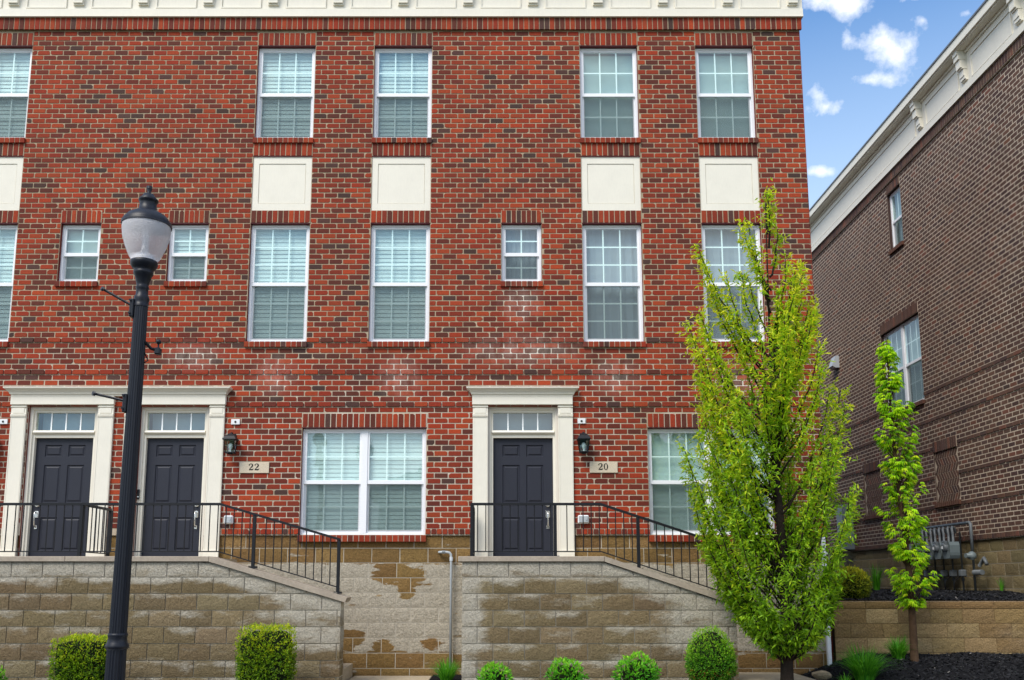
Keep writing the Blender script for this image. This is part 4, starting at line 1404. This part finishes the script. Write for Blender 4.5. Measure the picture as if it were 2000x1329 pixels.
DIGIT2 = [(.10, .70, .15), (.13, .76, .19), (.16, .86, .10), (.27, .945, .08), (.40, .955, .09), (.53, .90, .15), (.60, .78, .21), (.58, .64, .20), (.47, .49, .15), (.30, .31, .10), (.15, .15, .08), (.10, .085, .12), (.30, .10, .17), (.50, .09, .18), (.64, .10, .15), (.70, .20, .08), (.72, .30, .05)]
def digits(parent, text, x, z, h, y):
    for ch in text:
        m = MB()
        y -= .0004
        if ch == '2':
            P = [Vector((x + u * h, y, z + v * h)) for u, v, w in DIGIT2]
            L, Q = [], []
            for k, p in enumerate(P):
                t = (P[min(k + 1, len(P) - 1)] - P[max(k - 1, 0)]).normalized()
                nn = Vector((-t.z, 0, t.x)) * (DIGIT2[k][2] * h * .5)
                L.append(tuple(p + nn)); Q.append(tuple(p - nn))
            n = len(P)
            m.faces(L + Q, [(k, k + 1, n + k + 1, n + k) for k in range(n - 1)])
        else:
            n = 20
            o = [(x + h * (.33 + .32 * math.cos(6.2832 * k / n)), y, z + h * (.5 + .5 * math.sin(6.2832 * k / n))) for k in range(n)]
            i = [(x + h * (.33 + .155 * math.cos(6.2832 * k / n)), y, z + h * (.5 + .43 * math.sin(6.2832 * k / n))) for k in range(n)]
            m.faces(o + i, [(k, (k + 1) % n, n + (k + 1) % n, n + k) for k in range(n)])
        m.build("numeral", INK, parent)
        x += h * .84
def plaque(x0, x1, z0, z1, text, label):
    m = MB(); m.box(x0, x1, -.018, 0, z0, z1, bev=.004)
    o = m.build("number_plaque", PLAQUE, label=label, cat="plaque", group="house number plaques")
    digits(o, text, (x0 + x1) / 2 - .092, z0 + .045, .108, -.0205)
plaque(-4.075, -3.605, 3.185, 3.360, "22", "tan plaque numbered 22 left of the double window")
plaque(1.497, 1.942, 3.190, 3.368, "20", "tan stone plaque numbered 20 right of the single door")
def cover_box(x0, x1, z0, z1, label):
    m = MB(); m.box(x0, x1, -.022, 0, z0, z1, bev=.005)
    o = m.build("cover_plate", WHITEP, label=label, cat="cover plate", group="white cover plates over the lanterns")
    t = MB(); cx, cz = (x0 + x1) / 2, (z0 + z1) / 2; t.tube([(cx, -.022, cz), (cx, -.034, cz)], [.018, .012], 12); t.build("knob", BLACKP, o)
cover_box(-4.24, -4.10, 3.968, 4.056, "small white cover plate right of the middle door's pilaster top")
cover_box(1.315, 1.44, 3.982, 4.068, "small white cover plate right of the single door, over its lantern")
cover_box(-7.965, -7.825, 3.975, 4.058, "small white cover plate at the left picture edge")
def outlet(x0, x1, z0, z1, label):
    m = MB(); m.box(x0, x1, -.07, 0, z0, z1, bev=.015)
    o = m.build("outlet_box", WHITEP, label=label, cat="outlet", group="weatherproof outlets by the doors")
    t = MB(); t.box(x0 + .012, x1 - .012, -.082, -.068, z0 + .014, z1 - .014, bev=.008); t.box(x1 - .05, x1 - .03, -.09, -.08, z0 + .05, z0 + .085); t.build("lid", PVC, o)
outlet(-4.275, -4.135, 2.375, 2.508, "white weatherproof outlet low on the wall right of the middle door")
outlet(1.295, 1.468, 2.382, 2.514, "grey weatherproof outlet low on the wall right of the single door")
m = MB(); m.box(-5.695, -5.66, .02, .044, 2.77, 2.93, bev=.006)
o = m.build("doorbell", BLACKP, label="black video doorbell on the frame of the middle door", cat="doorbell")
m = MB(); m.tube([(-5.6775, .02, 2.81), (-5.6775, .014, 2.81)], .011, 12); m.build("button", NICKEL, o)
def pipes():
    m = MB()
    m.tube([(-.885, .05, 1.935), (-.885, -.02, 1.935), (-.87, -.04, 1.935), (-.76, -.045, 1.935), (-.72, -.045, 1.925), (-.70, -.045, 1.90), (-.695, -.045, 1.85), (-.695, -.045, .02)], .020, 12)
    o = m.build("drain_pipe", PVC, label="thin grey plastic pipe elbowing out of the foundation between the stoops", cat="pipe")
    t = MB(); t.tube([(-.695, -.045, 1.80), (-.695, -.045, 1.86)], .026, 12); t.tube([(-.84, -.045, 1.935), (-.79, -.045, 1.935)], .026, 12); t.build("coupling", PVC, o)
    m = MB(); m.box(5.10, 5.165, -.085, -.02, .16, 2.17, bev=.012)
    o = m.build("corner_pipe", WHITEP, label="short white pipe at the corner of the red house behind the tree", cat="pipe")
    for z in (.9, 1.9):
        t = MB(); t.box(5.085, 5.18, -.088, 0, z, z + .03); t.build("strap", WHITEP, o)
    t = MB(); t.box(5.085, 5.18, -.10, -.005, .05, .16, bev=.01); t.build("drain_boot", STONE, o)
pipes()
def neighbour_fittings():
    m = MB(); u, z = 9.7, 7.42
    m.prism([(XN, z - .16), (XN - .10, z - .16), (XN - .17, z - .10), (XN - .08, z + .17), (XN, z + .17)], 'y', u - .16, u + .16) if False else None
    P = [(XN, -.16), (XN - .11, -.16), (XN - .19, -.11), (XN - .09, .17), (XN, .17)]
    n = len(P)
    pts = [(p[0], u - .15, z + p[1]) for p in P] + [(p[0], u + .15, z + p[1]) for p in P]
    m.faces(pts, [tuple(range(n)), tuple(range(n, 2 * n))] + [(i, (i + 1) % n, n + (i + 1) % n, n + i) for i in range(n)])
    o = m.build("wall_light", PVC, label="small grey wall pack light high on the brown brick side wall", cat="wall light")
    t = MB(); t.face([(XN - .11, u - .13, z - .162), (XN - .18, u - .13, z - .118), (XN - .18, u + .13, z - .118), (XN - .11, u + .13, z - .162)]); t.build("lens", WHITEP, o)
    # grey utility cabinet behind the tree
    m = MB(); m.box(XN - .26, XN - .005, 9.2, 9.7, 2.32, 3.5, bev=.01)
    o = m.build("utility_cabinet", METERG, label="tall grey utility cabinet on the brown wall behind the tree", cat="cabinet")
    t = MB(); t.box(XN - .272, XN - .26, 9.25, 9.65, 2.4, 3.42, bev=.004); t.build("cabinet_door", METERG, o)
    # gas meters
    root = empty("gas_meter_bank", (XN - .25, 4.2, 1.3), label="row of grey gas meters with pipes along the brown wall", cat="gas meter")
    xm = XN - .26
    us = [3.78 + .36 * i for i in range(5)]
    zt = 2.10
    mf = MB(); mf.tube([(xm + .10, 3.30, 2.62), (xm + .10, 5.6, 2.62)], .032, 10); mf.build("manifold", PIPEG, root)
    for u in us:
        m = MB()
        prof = [(-.14, .0), (-.15, .06), (-.15, .20), (-.12, .27), (.12, .27), (.15, .20), (.15, .06), (.14, 0), (.11, -.06), (-.11, -.06)]
        pts = [(xm - .11, u + a, zt - .10 + b) for a, b in prof] + [(xm + .09, u + a, zt - .10 + b) for a, b in prof]
        n = len(prof)
        m.faces(pts, [tuple(range(n)), tuple(range(n, 2 * n))] + [(i, (i + 1) % n, n + (i + 1) % n, n + i) for i in range(n)])
        o = m.build("meter", METERG, root)
        t = MB(); t.tube([(xm - .11, u, zt + .06), (xm - .17, u, zt + .06), (xm - .185, u, zt + .06)], [.085, .085, .06], 16); t.box(xm - .165, xm - .11, u - .07, u + .07, zt + .02, zt + .19, bev=.01); t.build("meter_index", PIPEG, o)
        t = MB(); t.box(xm - .20, xm - .187, u - .025, u + .025, zt + .03, zt + .08); t.build("tag", WHITEP, o)
        t = MB()
        for s in (-.085, .085):
            t.tube([(xm, u + s, zt + .17), (xm, u + s, zt + .32), (xm, u + s + .02, zt + .42), (xm + .03, u + s + .06, zt + .47), (xm + .08, u + s + .08, zt + .45), (xm + .10, u + s + .08, zt + .34)], .024, 8)
        t.tube([(xm + .10, u - .16, zt + .36), (xm + .10, u - .16, 1.30)], .017, 8)
        t.build("pipe", PIPEG, root)
        t = MB(); t.box(xm + .04, xm + .16, u - .22, u - .10, 1.58, 1.72, bev=.02); t.tube([(xm + .10, u - .16, 1.56), (xm + .10, u - .16, 1.50)], .03, 10); t.build("regulator", PIPEG, root)
        t = MB(); t.tube([(xm + .06, u - .16, 1.60), (xm - .05, u - .13, 1.50), (xm - .07, u - .12, 1.28)], .010, 6); t.build("vent_hose", BLACKP, root)
    t = MB(); t.tube([(xm + .10, 3.55, 2.62), (xm + .10, 3.22, 2.62), (xm + .10, 3.19, 2.59), (xm + .10, 3.19, 2.05)], .030, 10); t.tube([(xm + .10, 3.19, 2.1), (xm + .10, 3.19, 1.28)], .022, 10); t.build("riser", PIPEG, root)
    t = MB(); t.lathe([(.02, 1.90), (.075, 1.93), (.085, 1.97), (.075, 2.02), (.03, 2.06)], 16, xm + .08, 3.19); t.tube([(xm + .1, 3.19, 1.98), (xm - .06, 3.15, 1.98)], .045, 12); t.build("main_regulator", METERG, root)
    t = MB(); t.tube([(xm + .10, 3.19, 1.66), (xm + .10, 2.90, 1.66)], .05, 12); t.tube([(xm + .1, 2.98, 1.78), (xm + .1, 2.80, 1.92), (xm + .1, 2.72, 1.80)], .035, 10); t.build("shutoff_valve", PIPEG, root)
neighbour_fittings()
m = MB()
def rock():
    c = at(1604, 1311, -.75); c.z = mulch_z(c.x, c.y) + .06
    r = random.Random(9)
    bm = bmesh.new()
    bmesh.ops.create_icosphere(bm, subdivisions=2, radius=.12)
    for v in bm.verts:
        k = 1 + .35 * mnoise.noise(v.co * 9 + Vector((3, 1, 2)))
        v.co = Vector((v.co.x * 1.15 * k, v.co.y * .8 * k, v.co.z * .72 * k))
        v.co.z = min(v.co.z, .062 + v.co.x * .25)
    me = bpy.data.meshes.new("field_stone"); bm.to_mesh(me); bm.free()
    o = place(me, "field_stone", STONE, loc=c, label="angular tan stone lying on black mulch at the path corner", cat="stone")
rock()

# ------------------------------------------------------------------ planting
def leaf(mb, p, d, up, L, W, col, fold=.25, droop=0.0):
    """one folded leaf blade from stalk point p along d"""
    d = d.normalized()
    s = d.cross(up)
    s = s.normalized() if s.length > 1e-4 else Vector((1, 0, 0))
    n = s.cross(d)
    m1 = p + d * L * .45 - n * W * fold + Vector((0, 0, -droop * L * .15))
    tip = p + d * L + Vector((0, 0, -droop * L * .5))
    a, b = p + d * L * .42 + s * W * .5, p + d * L * .42 - s * W * .5
    mb.faces([tuple(p), tuple(a), tuple(tip), tuple(b), tuple(m1)], [(0, 1, 4), (1, 2, 4), (2, 3, 4), (3, 0, 4)], col, 0, False)
def interp(tab, y):
    for i in range(len(tab) - 1):
        if tab[i][0] <= y <= tab[i + 1][0]:
            t = (y - tab[i][0]) / (tab[i + 1][0] - tab[i][0])
            return [tab[i][k] + (tab[i + 1][k] - tab[i][k]) * t for k in range(1, 3)]
    return list(tab[-1][1:]) if y > tab[-1][0] else list(tab[0][1:])
def rdir(r):
    while True:
        v = Vector((r.uniform(-1, 1), r.uniform(-1, 1), r.uniform(-1, 1)))
        if .05 < v.length < 1: return v.normalized()
def street_tree():
    r = random.Random(77)
    Y = -2.15
    env = [(370, 1493, 1512), (410, 1484, 1530), (440, 1446, 1532), (480, 1440, 1545), (520, 1400, 1568), (560, 1385, 1560), (600, 1358, 1590), (640, 1338, 1594),
           (700, 1340, 1592), (760, 1350, 1608), (800, 1362, 1648), (870, 1334, 1662), (930, 1338, 1668), (1000, 1350, 1664), (1060, 1380, 1656), (1120, 1398, 1654), (1180, 1420, 1642), (1230, 1462, 1618), (1270, 1500, 1588), (1290, 1525, 1560)]
    b = at(1537, 1329, Y)
    bx = b.x
    root = empty("columnar_tree", (bx, Y, 0), label="upright bright green columnar tree in front of the red house corner", cat="tree")
    ztop = at(1500, 372, Y).z
    def trunk_at(z):
        return Vector((bx + .03 * math.sin(z * 1.3), Y + .02 * math.sin(z * 1.9 + 1), z))
    tm = MB()
    zs = [-.05, .25, .6, 1.2, 1.9, 2.6, 3.4, 4.2, ztop - .15]
    tm.tube([trunk_at(z) for z in zs], [.105, .085, .078, .072, .062, .050, .036, .020, .005], 12)
    tm.build("trunk", BARK, root)
    br, lv = MB(), MB()
    NB = 165
    LEAD = [(1501, 370), (1496, 385), (1458, 430), (1452, 446), (1364, 486), (1372, 505), (1392, 560), (1552, 522), (1566, 516), (1582, 592), (1588, 606), (1345, 636), (1356, 660), (1642, 762), (1650, 790), (1336, 872), (1344, 900), (1420, 540), (1520, 450), (1475, 470)]
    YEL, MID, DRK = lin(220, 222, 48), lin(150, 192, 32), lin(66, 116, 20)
    for i in range(NB):
        f = (i + r.random()) / NB
        py = 372 + (1262 - 372) * f ** .86
        l, rt = interp(env, py)
        z = at(1500, py, Y).z
        cx = pix(trunk_at(z))[0]
        ppm = 148.0
        th = r.uniform(0, 6.2832)
        ext = ((rt - cx) if math.cos(th) > 0 else (cx - l)) / ppm
        dep = .5 * (rt - l) / ppm
        rad = 1 - .4 * r.random() ** 1.5 if r.random() < .78 else r.uniform(.1, .6)
        tip = Vector((trunk_at(z).x + math.copysign(abs(math.cos(th)) ** .55, math.cos(th)) * ext * rad * .97, Y + math.sin(th) * dep * rad, z))
        if i < len(LEAD):
            lx, ly = LEAD[i]
            tip = at(lx, ly, Y + r.uniform(-.25, .25)); z = tip.z
        elif py < 560 and r.random() < .55:
            continue
        hz = (tip - trunk_at(z)).length
        zs0 = max(.42, z - .5 - hz * r.uniform(.9, 1.7))
        p0 = trunk_at(zs0)
        p1 = p0.lerp(Vector((tip.x, tip.y, p0.z)), .72) + Vector((0, 0, (z - zs0) * .38))
        n = 10
        path = []
        for k in range(n + 1):
            t = k / n
            q = p0 * (1 - t) ** 2 + p1 * 2 * t * (1 - t) + tip * t * t
            q += rdir(r) * .015
            path.append(q)
        br.tube(path, [.014 * (1 - .8 * k / n) + .002 for k in range(n + 1)], 5, caps=False)
        length = sum((path[k + 1] - path[k]).length for k in range(n))
        nt = int(length / .041) + 3
        for k in range(nt):
            t = .22 + .78 * (k + r.random()) / nt
            j = min(n - 1, int(t * n))
            q = path[j].lerp(path[j + 1], t * n - j)
            out = (q - trunk_at(q.z)); out.z = 0
            out = out.normalized() if out.length > .02 else rdir(r)
            td = (out * .55 + Vector((0, 0, .75)) + rdir(r) * .8).normalized()
            tl = r.uniform(.08, .20)
            nl = r.randint(5, 8)
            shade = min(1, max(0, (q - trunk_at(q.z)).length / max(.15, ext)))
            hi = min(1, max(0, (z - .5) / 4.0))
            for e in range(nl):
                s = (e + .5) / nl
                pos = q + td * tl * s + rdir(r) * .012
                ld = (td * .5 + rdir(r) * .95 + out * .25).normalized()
                u = r.random() * .55 + .2 * shade + .62 * hi * (.5 + .5 * s) - .15  # lime new growth outward and upward; inner and lower shading painted darker
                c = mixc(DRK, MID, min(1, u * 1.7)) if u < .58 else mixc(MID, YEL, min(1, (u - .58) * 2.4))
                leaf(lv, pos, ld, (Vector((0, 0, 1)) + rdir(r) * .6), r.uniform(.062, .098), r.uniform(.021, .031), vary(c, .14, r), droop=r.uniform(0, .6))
    # short inner sprays fill the lower crown
    for i in range(230):
        py = r.uniform(760, 1255)
        l, rt = interp(env, py)
        z = at(1520, py, Y).z
        c0 = trunk_at(z); cx = pix(c0)[0]
        th = r.uniform(0, 6.2832)
        ext = ((rt - cx) if math.cos(th) > 0 else (cx - l)) / 148.0
        rad = r.uniform(.15, .98)
        q = c0 + Vector((math.copysign(abs(math.cos(th)) ** .7, math.cos(th)) * ext * rad, math.sin(th) * .5 * (rt - l) / 148.0 * rad, 0))
        st = q + Vector(((c0.x - q.x) * .35, (c0.y - q.y) * .35, -.22))
        br.tube([st, q], [.005, .002], 5, caps=False)
        out = (q - c0); out.z = 0
        out = out.normalized() if out.length > .02 else rdir(r)
        for e in range(r.randint(14, 24)):
            pos = st.lerp(q, r.uniform(.25, 1.1)) + rdir(r) * r.uniform(.01, .09)
            u = r.random() * .62 + .18 * rad  # leaves nearer the trunk painted darker, as inner shading
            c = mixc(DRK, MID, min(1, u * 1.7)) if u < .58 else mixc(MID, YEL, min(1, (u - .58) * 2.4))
            leaf(lv, pos, rdir(r) + out * .4 + Vector((0, 0, .2)), Vector((0, 0, 1)) + rdir(r) * .6, r.uniform(.062, .10), r.uniform(.021, .031), vary(c, .14, r), droop=r.uniform(0, .6))
    br.build("branches", BARK, root)
    lv.build("crown", LEAF, root)
street_tree()

def palmate(mb, p, d, size, col, r):
    """five-lobed drooping maple leaf"""
    d = d.normalized()
    s = d.cross(Vector((0, 0, 1)))
    s = s.normalized() if s.length > 1e-3 else Vector((1, 0, 0))
    for a, k in ((-1.15, .62), (-.55, .88), (0, 1.0), (.55, .88), (1.15, .62)):
        q = (d * math.cos(a) + s * math.sin(a))
        L = size * k
        sd = (s * math.cos(a) - d * math.sin(a)) * size * .125
        midp = p + q * L * .5 + Vector((0, 0, -.12 * L))
        tip = p + q * L * .9 + Vector((0, 0, -.72 * L))
        mb.faces([tuple(p), tuple(midp + sd), tuple(tip), tuple(midp - sd)], [(0, 1, 2), (0, 2, 3)], col)
def maple():
    r = random.Random(91)
    Y = -0.75
    env = [(656, 1722, 1734), (700, 1712, 1752), (760, 1714, 1762), (800, 1708, 1790), (850, 1706, 1798), (900, 1714, 1796), (950, 1712, 1804), (1000, 1716, 1802), (1050, 1722, 1812), (1090, 1736, 1822), (1130, 1742, 1834), (1165, 1752, 1812), (1195, 1770, 1796)]
    b = at(1788, 1300, Y)
    zb = mulch_z(b.x, Y)
    root = empty("maple_tree", (b.x, Y, zb), label="slender lime green maple sapling in the black mulch bed", cat="tree")
    t0, t1 = Vector((b.x, Y, zb - .05)), at(1730, 662, Y)
    def tr(z):
        k = (z - t0.z) / (t1.z - t0.z)
        return t0.lerp(t1, k) + Vector((.03 * math.sin(k * 7), .02 * math.cos(k * 6), 0))
    m = MB()
    m.tube([tr(t0.z + (t1.z - t0.z) * k / 12) for k in range(13)], [.062 - .055 * (k / 12) ** .8 for k in range(13)], 10)
    m.build("trunk", BARK2, root)
    br, lv = MB(), MB()
    LIME, MID, DRK = lin(222, 238, 50), lin(172, 216, 32), lin(94, 154, 22)
    N = 150
    for i in range(N):
        f = (i + r.random()) / N
        py = 660 + (1190 - 660) * f ** .95
        py += 9 * math.sin(py * .115)
        l, rt = interp(env, py)
        z = at(1760, py, Y).z
        c = tr(z); cx = pix(c)[0]
        th = r.uniform(0, 6.2832)
        ext = ((rt - cx) if math.cos(th) > 0 else (cx - l)) / 131.0
        dep = .5 * (rt - l) / 131.0
        rad = .35 + .65 * r.random() ** .7
        tip = c + Vector((math.cos(th) * ext * rad, math.sin(th) * dep * rad, 0))
        p0 = tr(max(zb + .75, z - .25 - .6 * (tip - c).length))
        path = [p0, p0.lerp(tip, .55) + Vector((0, 0, -.03)), tip]
        br.tube(path, [.008, .005, .002], 5, caps=False)
        for k in range(r.randint(10, 17)):
            s = .45 + .6 * r.random()
            q = p0.lerp(tip, s) + rdir(r) * .045
            out = (q - tr(q.z)); out.z = 0
            d = (out.normalized() * .8 if out.length > .01 else rdir(r)) + rdir(r) * .7 + Vector((0, 0, .05))
            u = r.random()
            col = mixc(DRK, MID, u * 2) if u < .5 else mixc(MID, LIME, (u - .5) * 2)
            palmate(lv, q, Vector((d.x, d.y, d.z * .3)), r.uniform(.055, .098), vary(col, .12, r), r)
    br.build("branches", BARK2, root)
    lv.build("crown", LEAF, root)
maple()

def clipped(name, cx, cy, z0, W, D, H, shape, label, cat, group, n, ls, cols, seed, brown=0.0):
    """clipped shrub: core painted near-black as inner shade, wrapped in small leaves. shape: 'box', 'egg' or 'loose'"""
    r = random.Random(seed)
    root = empty(name, (cx, cy, z0), label=label, cat=cat, **({"group": group} if group else {}))
    pw = {'box': 10.0, 'egg': 2.1, 'loose': 2.0}[shape]
    def surf(u):
        """radius along unit direction u of the super-ellipsoid"""
        a, b, c = abs(u.x) / (W / 2), abs(u.y) / (D / 2), abs(u.z) / (H / 2)
        k = (a ** pw + b ** pw + c ** pw) ** (-1 / pw)
        if shape == 'egg' and u.z > 0: k *= 1 + .10 * u.z ** 3
        k *= 1 + (.05 if shape != 'loose' else .22) * mnoise.noise(u * (2.6 if shape != 'loose' else 2.2) + Vector((seed, 0, 0)))
        return k
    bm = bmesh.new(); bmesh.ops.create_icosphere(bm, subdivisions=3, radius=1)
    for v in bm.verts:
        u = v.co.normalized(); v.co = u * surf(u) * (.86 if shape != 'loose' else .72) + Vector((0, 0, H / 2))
    me = bpy.data.meshes.new("shade_core"); bm.to_mesh(me); bm.free()
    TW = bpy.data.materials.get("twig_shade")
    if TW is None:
        M = Mat("twig_shade", .9, .1); M.col((.012, .018, .006)); TW = M.m  # near-black colour stands for the shade between the leaves
    place(me, "shade_core", TW, root, rel=True)
    lv = MB()
    yel, mid, drk = cols
    for i in range(n):
        u = rdir(r)
        if u.y > .55 and r.random() < .7: u.y = -u.y
        tuft = mnoise.noise(u * 8 + Vector((0, seed, 0))) + .5 * mnoise.noise(u * 19 + Vector((seed, 0, 0)))
        if tuft < -.22 and r.random() < .75: continue
        k = surf(u) * (r.uniform(.86, 1.0) if r.random() > .04 else r.uniform(1.0, 1.06))
        p = u * k * (1 + .06 * tuft) + Vector((0, 0, H / 2))
        d = (u * .8 + Vector((0, 0, .5)) + rdir(r) * .9)
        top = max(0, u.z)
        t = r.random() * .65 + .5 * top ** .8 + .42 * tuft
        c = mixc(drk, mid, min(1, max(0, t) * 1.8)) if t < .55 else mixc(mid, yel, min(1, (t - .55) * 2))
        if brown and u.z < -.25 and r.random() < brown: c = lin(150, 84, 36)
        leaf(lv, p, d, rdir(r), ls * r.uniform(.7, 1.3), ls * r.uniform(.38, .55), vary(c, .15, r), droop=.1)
    lv.build("foliage", LEAF, root, rel=True)
    return root
def px_shrub(name, x0, x1, ytop, Y, z0, shape, label, cat, group, n, ls, cols, seed, dr=1.0, **kw):
    a, b = at(x0, ytop + 40, Y), at(x1, ytop + 40, Y)
    zt = at((x0 + x1) / 2, ytop, Y).z
    return clipped(name, (a.x + b.x) / 2, Y, z0, b.x - a.x, (b.x - a.x) * dr, zt - z0, shape, label, cat, group, n, ls, cols, seed, **kw)
BOX = (lin(200, 210, 34), lin(124, 162, 26), lin(52, 94, 18))
BOX2 = (lin(168, 208, 48), lin(104, 168, 34), lin(46, 104, 22))
LOOSE = (lin(158, 216, 56), lin(98, 182, 38), lin(50, 120, 26))
px_shrub("boxwood_hedge", 116, 214, 1244, -2.0, -.02, 'box', "square clipped boxwood partly behind the street lamp", "shrub", "square clipped boxwoods", 7500, .034, BOX, 3, .9)
px_shrub("boxwood_hedge", 471, 573, 1224, -2.0, -.02, 'box', "square clipped boxwood below the end of the left railing", "shrub", "square clipped boxwoods", 8000, .034, BOX, 4, .9)
px_shrub("boxwood_ball", 1341, 1434, 1231, -1.9, -.02, 'egg', "round pointed boxwood beside the columnar tree", "shrub", None, 7500, .030, BOX2, 5, 1.0, brown=.12)
px_shrub("low_shrub", 934, 1000, 1300, -1.95, -.02, 'loose', "smallest loose green shrub at the left end of the right stoop", "shrub", "loose low shrubs in front of the right stoop", 700, .062, LOOSE, 6)
px_shrub("low_shrub", 1071, 1139, 1289, -1.95, -.02, 'loose', "middle of three loose green shrubs before the right stoop", "shrub", "loose low shrubs in front of the right stoop", 800, .062, LOOSE, 7)
px_shrub("low_shrub", 1206, 1284, 1279, -1.95, -.02, 'loose', "loose green shrub left of the round boxwood", "shrub", "loose low shrubs in front of the right stoop", 950, .062, LOOSE, 8)
px_shrub("yew_shrub", 1628, 1698, 1112, .75, 1.15, 'egg', "yellow-green bushy shrub on the terrace above the retaining wall", "shrub", None, 4200, .040, (lin(196, 190, 44), lin(136, 150, 36), lin(70, 92, 26)), 9)
px_shrub("low_shrub", -30, 6, 1298, -2.0, -.02, 'loose', "sliver of a green shrub at the lower left picture edge", "shrub", None, 500, .05, LOOSE, 12)
def tuft(cx, cy, z0, n, L, spread, cols, label, seed, up=1.0, wid=.007, group=None):
    r = random.Random(seed)
    mb = MB()
    for i in range(n):
        a = r.uniform(0, 6.2832)
        rad = spread * .22 * math.sqrt(r.random())
        p = Vector((cx + rad * math.cos(a), cy + rad * math.sin(a), z0))
        a += r.uniform(-.5, .5)
        o = Vector((math.cos(a), math.sin(a), 0))
        ln, lean, w = L * r.uniform(.6, 1.1), r.uniform(.1, 1.0) * spread, wid * r.uniform(.7, 1.3)
        s = Vector((-o.y, o.x, 0)) * w
        c = vary(mixc(cols[0], cols[1], r.random()), .15, r)
        prev = None
        for k in range(6):
            t = k / 5
            q = p + o * lean * t ** 1.7 + Vector((0, 0, ln * (t * up - .55 * lean / max(L, .01) * t ** 3)))
            ww = s * (1 - t) ** .6
            cur = (tuple(q - ww), tuple(q + ww))
            if prev: mb.face([prev[0], prev[1], cur[1], cur[0]], c)
            prev = cur
    tags = dict(label=label, cat="grass")
    if group: tags["group"] = group
    mb.build("grass_clump", LEAF, **tags)
GR = (lin(110, 186, 44), lin(52, 124, 30))
def px_tuft(x, yb, Y, n, L, sp, label, seed, z=None, **kw):
    p = at(x, yb, Y)
    tuft(p.x, Y, p.z if z is None else z, n, L, sp, GR, label, seed, **kw)
px_tuft(872, 1330, -1.0, 260, .42, .34, "spiky green grass clump at the foot of the grey pipe", 1, z=.03)
px_tuft(1688, 1318, -1.35, 420, .60, .56, "large arching grass clump in the mulch left of the maple", 2, z=mulch_z(at(1688, 1318, -1.35).x, -1.35) - .02)
px_tuft(1756, 1288, -.55, 240, .40, .34, "small grass clump touching the foot of the maple trunk", 3, z=mulch_z(at(1754, 1288, -.55).x, -.55) - .02)
px_tuft(1712, 1150, 4.8, 120, .62, .30, "dark weedy grass by the brown wall behind the maple", 4, z=1.3, wid=.006)
px_tuft(1956, 1152, 2.55, 40, .30, .14, "thin weed growing against the brown building's foundation", 5, z=1.31, wid=.004)
px_tuft(1652, 1330, -1.7, 40, .22, .2, "sparse grass blades at the path edge under the columnar tree", 6, z=.08)

# ------------------------------------------------------------------ across the street (seen only as reflections in the panes)
def across():
    y0, y1 = -33.0, -25.0
    root = empty("opposite_house", (3, -29, 0), label="green sided house across the street, reflected in the ground-floor panes", cat="house")
    SIDING = mat_paint("green_siding", (0.10, 0.17, 0.12), 0.7, 0.2, 0.1, 0.2)
    SHING = mat_ground("shingles", (0.05, 0.06, 0.055), (0.09, 0.10, 0.09), 3)
    m = MB(); m.box(-5.2, 13, y0, y1, 0, 5.4); m.build("wall", SIDING, root)
    m = MB()
    m.faces([(-5.8, y1 + .6, 5.3), (13.6, y1 + .6, 5.3), (13.6, y0 - .6, 5.3), (-5.8, y0 - .6, 5.3), (-1.2, (y0 + y1) / 2, 8.3), (9.5, (y0 + y1) / 2, 8.3)], [(0, 1, 5, 4), (2, 3, 4, 5), (3, 0, 4), (1, 2, 5), (0, 1, 2, 3)])
    m.build("roof", SHING, root)
    for x in (-3.5, -0.5, 5.5, 9.5):
        m = MB(); m.box(x, x + 1.2, y1 - .02, y1 + .05, 2.0, 3.6); o = m.build("window", VINYL, root)
        m = MB(); m.box(x + .08, x + 1.12, y1 + .05, y1 + .06, 2.08, 3.52); m.build("pane", ROOM, o)
    m = MB(); m.tube([(-7.4, -23, 0), (-7.4, -23, 9.5)], [.17, .12], 12)
    o = m.build("utility_pole", BARK2, label="wooden utility pole across the street, reflected in the left ground-floor window", cat="pole")
    m = MB(); m.box(-8.6, -6.2, -23.08, -22.92, 8.6, 8.75); m.build("crossarm", BARK2, o)
across()
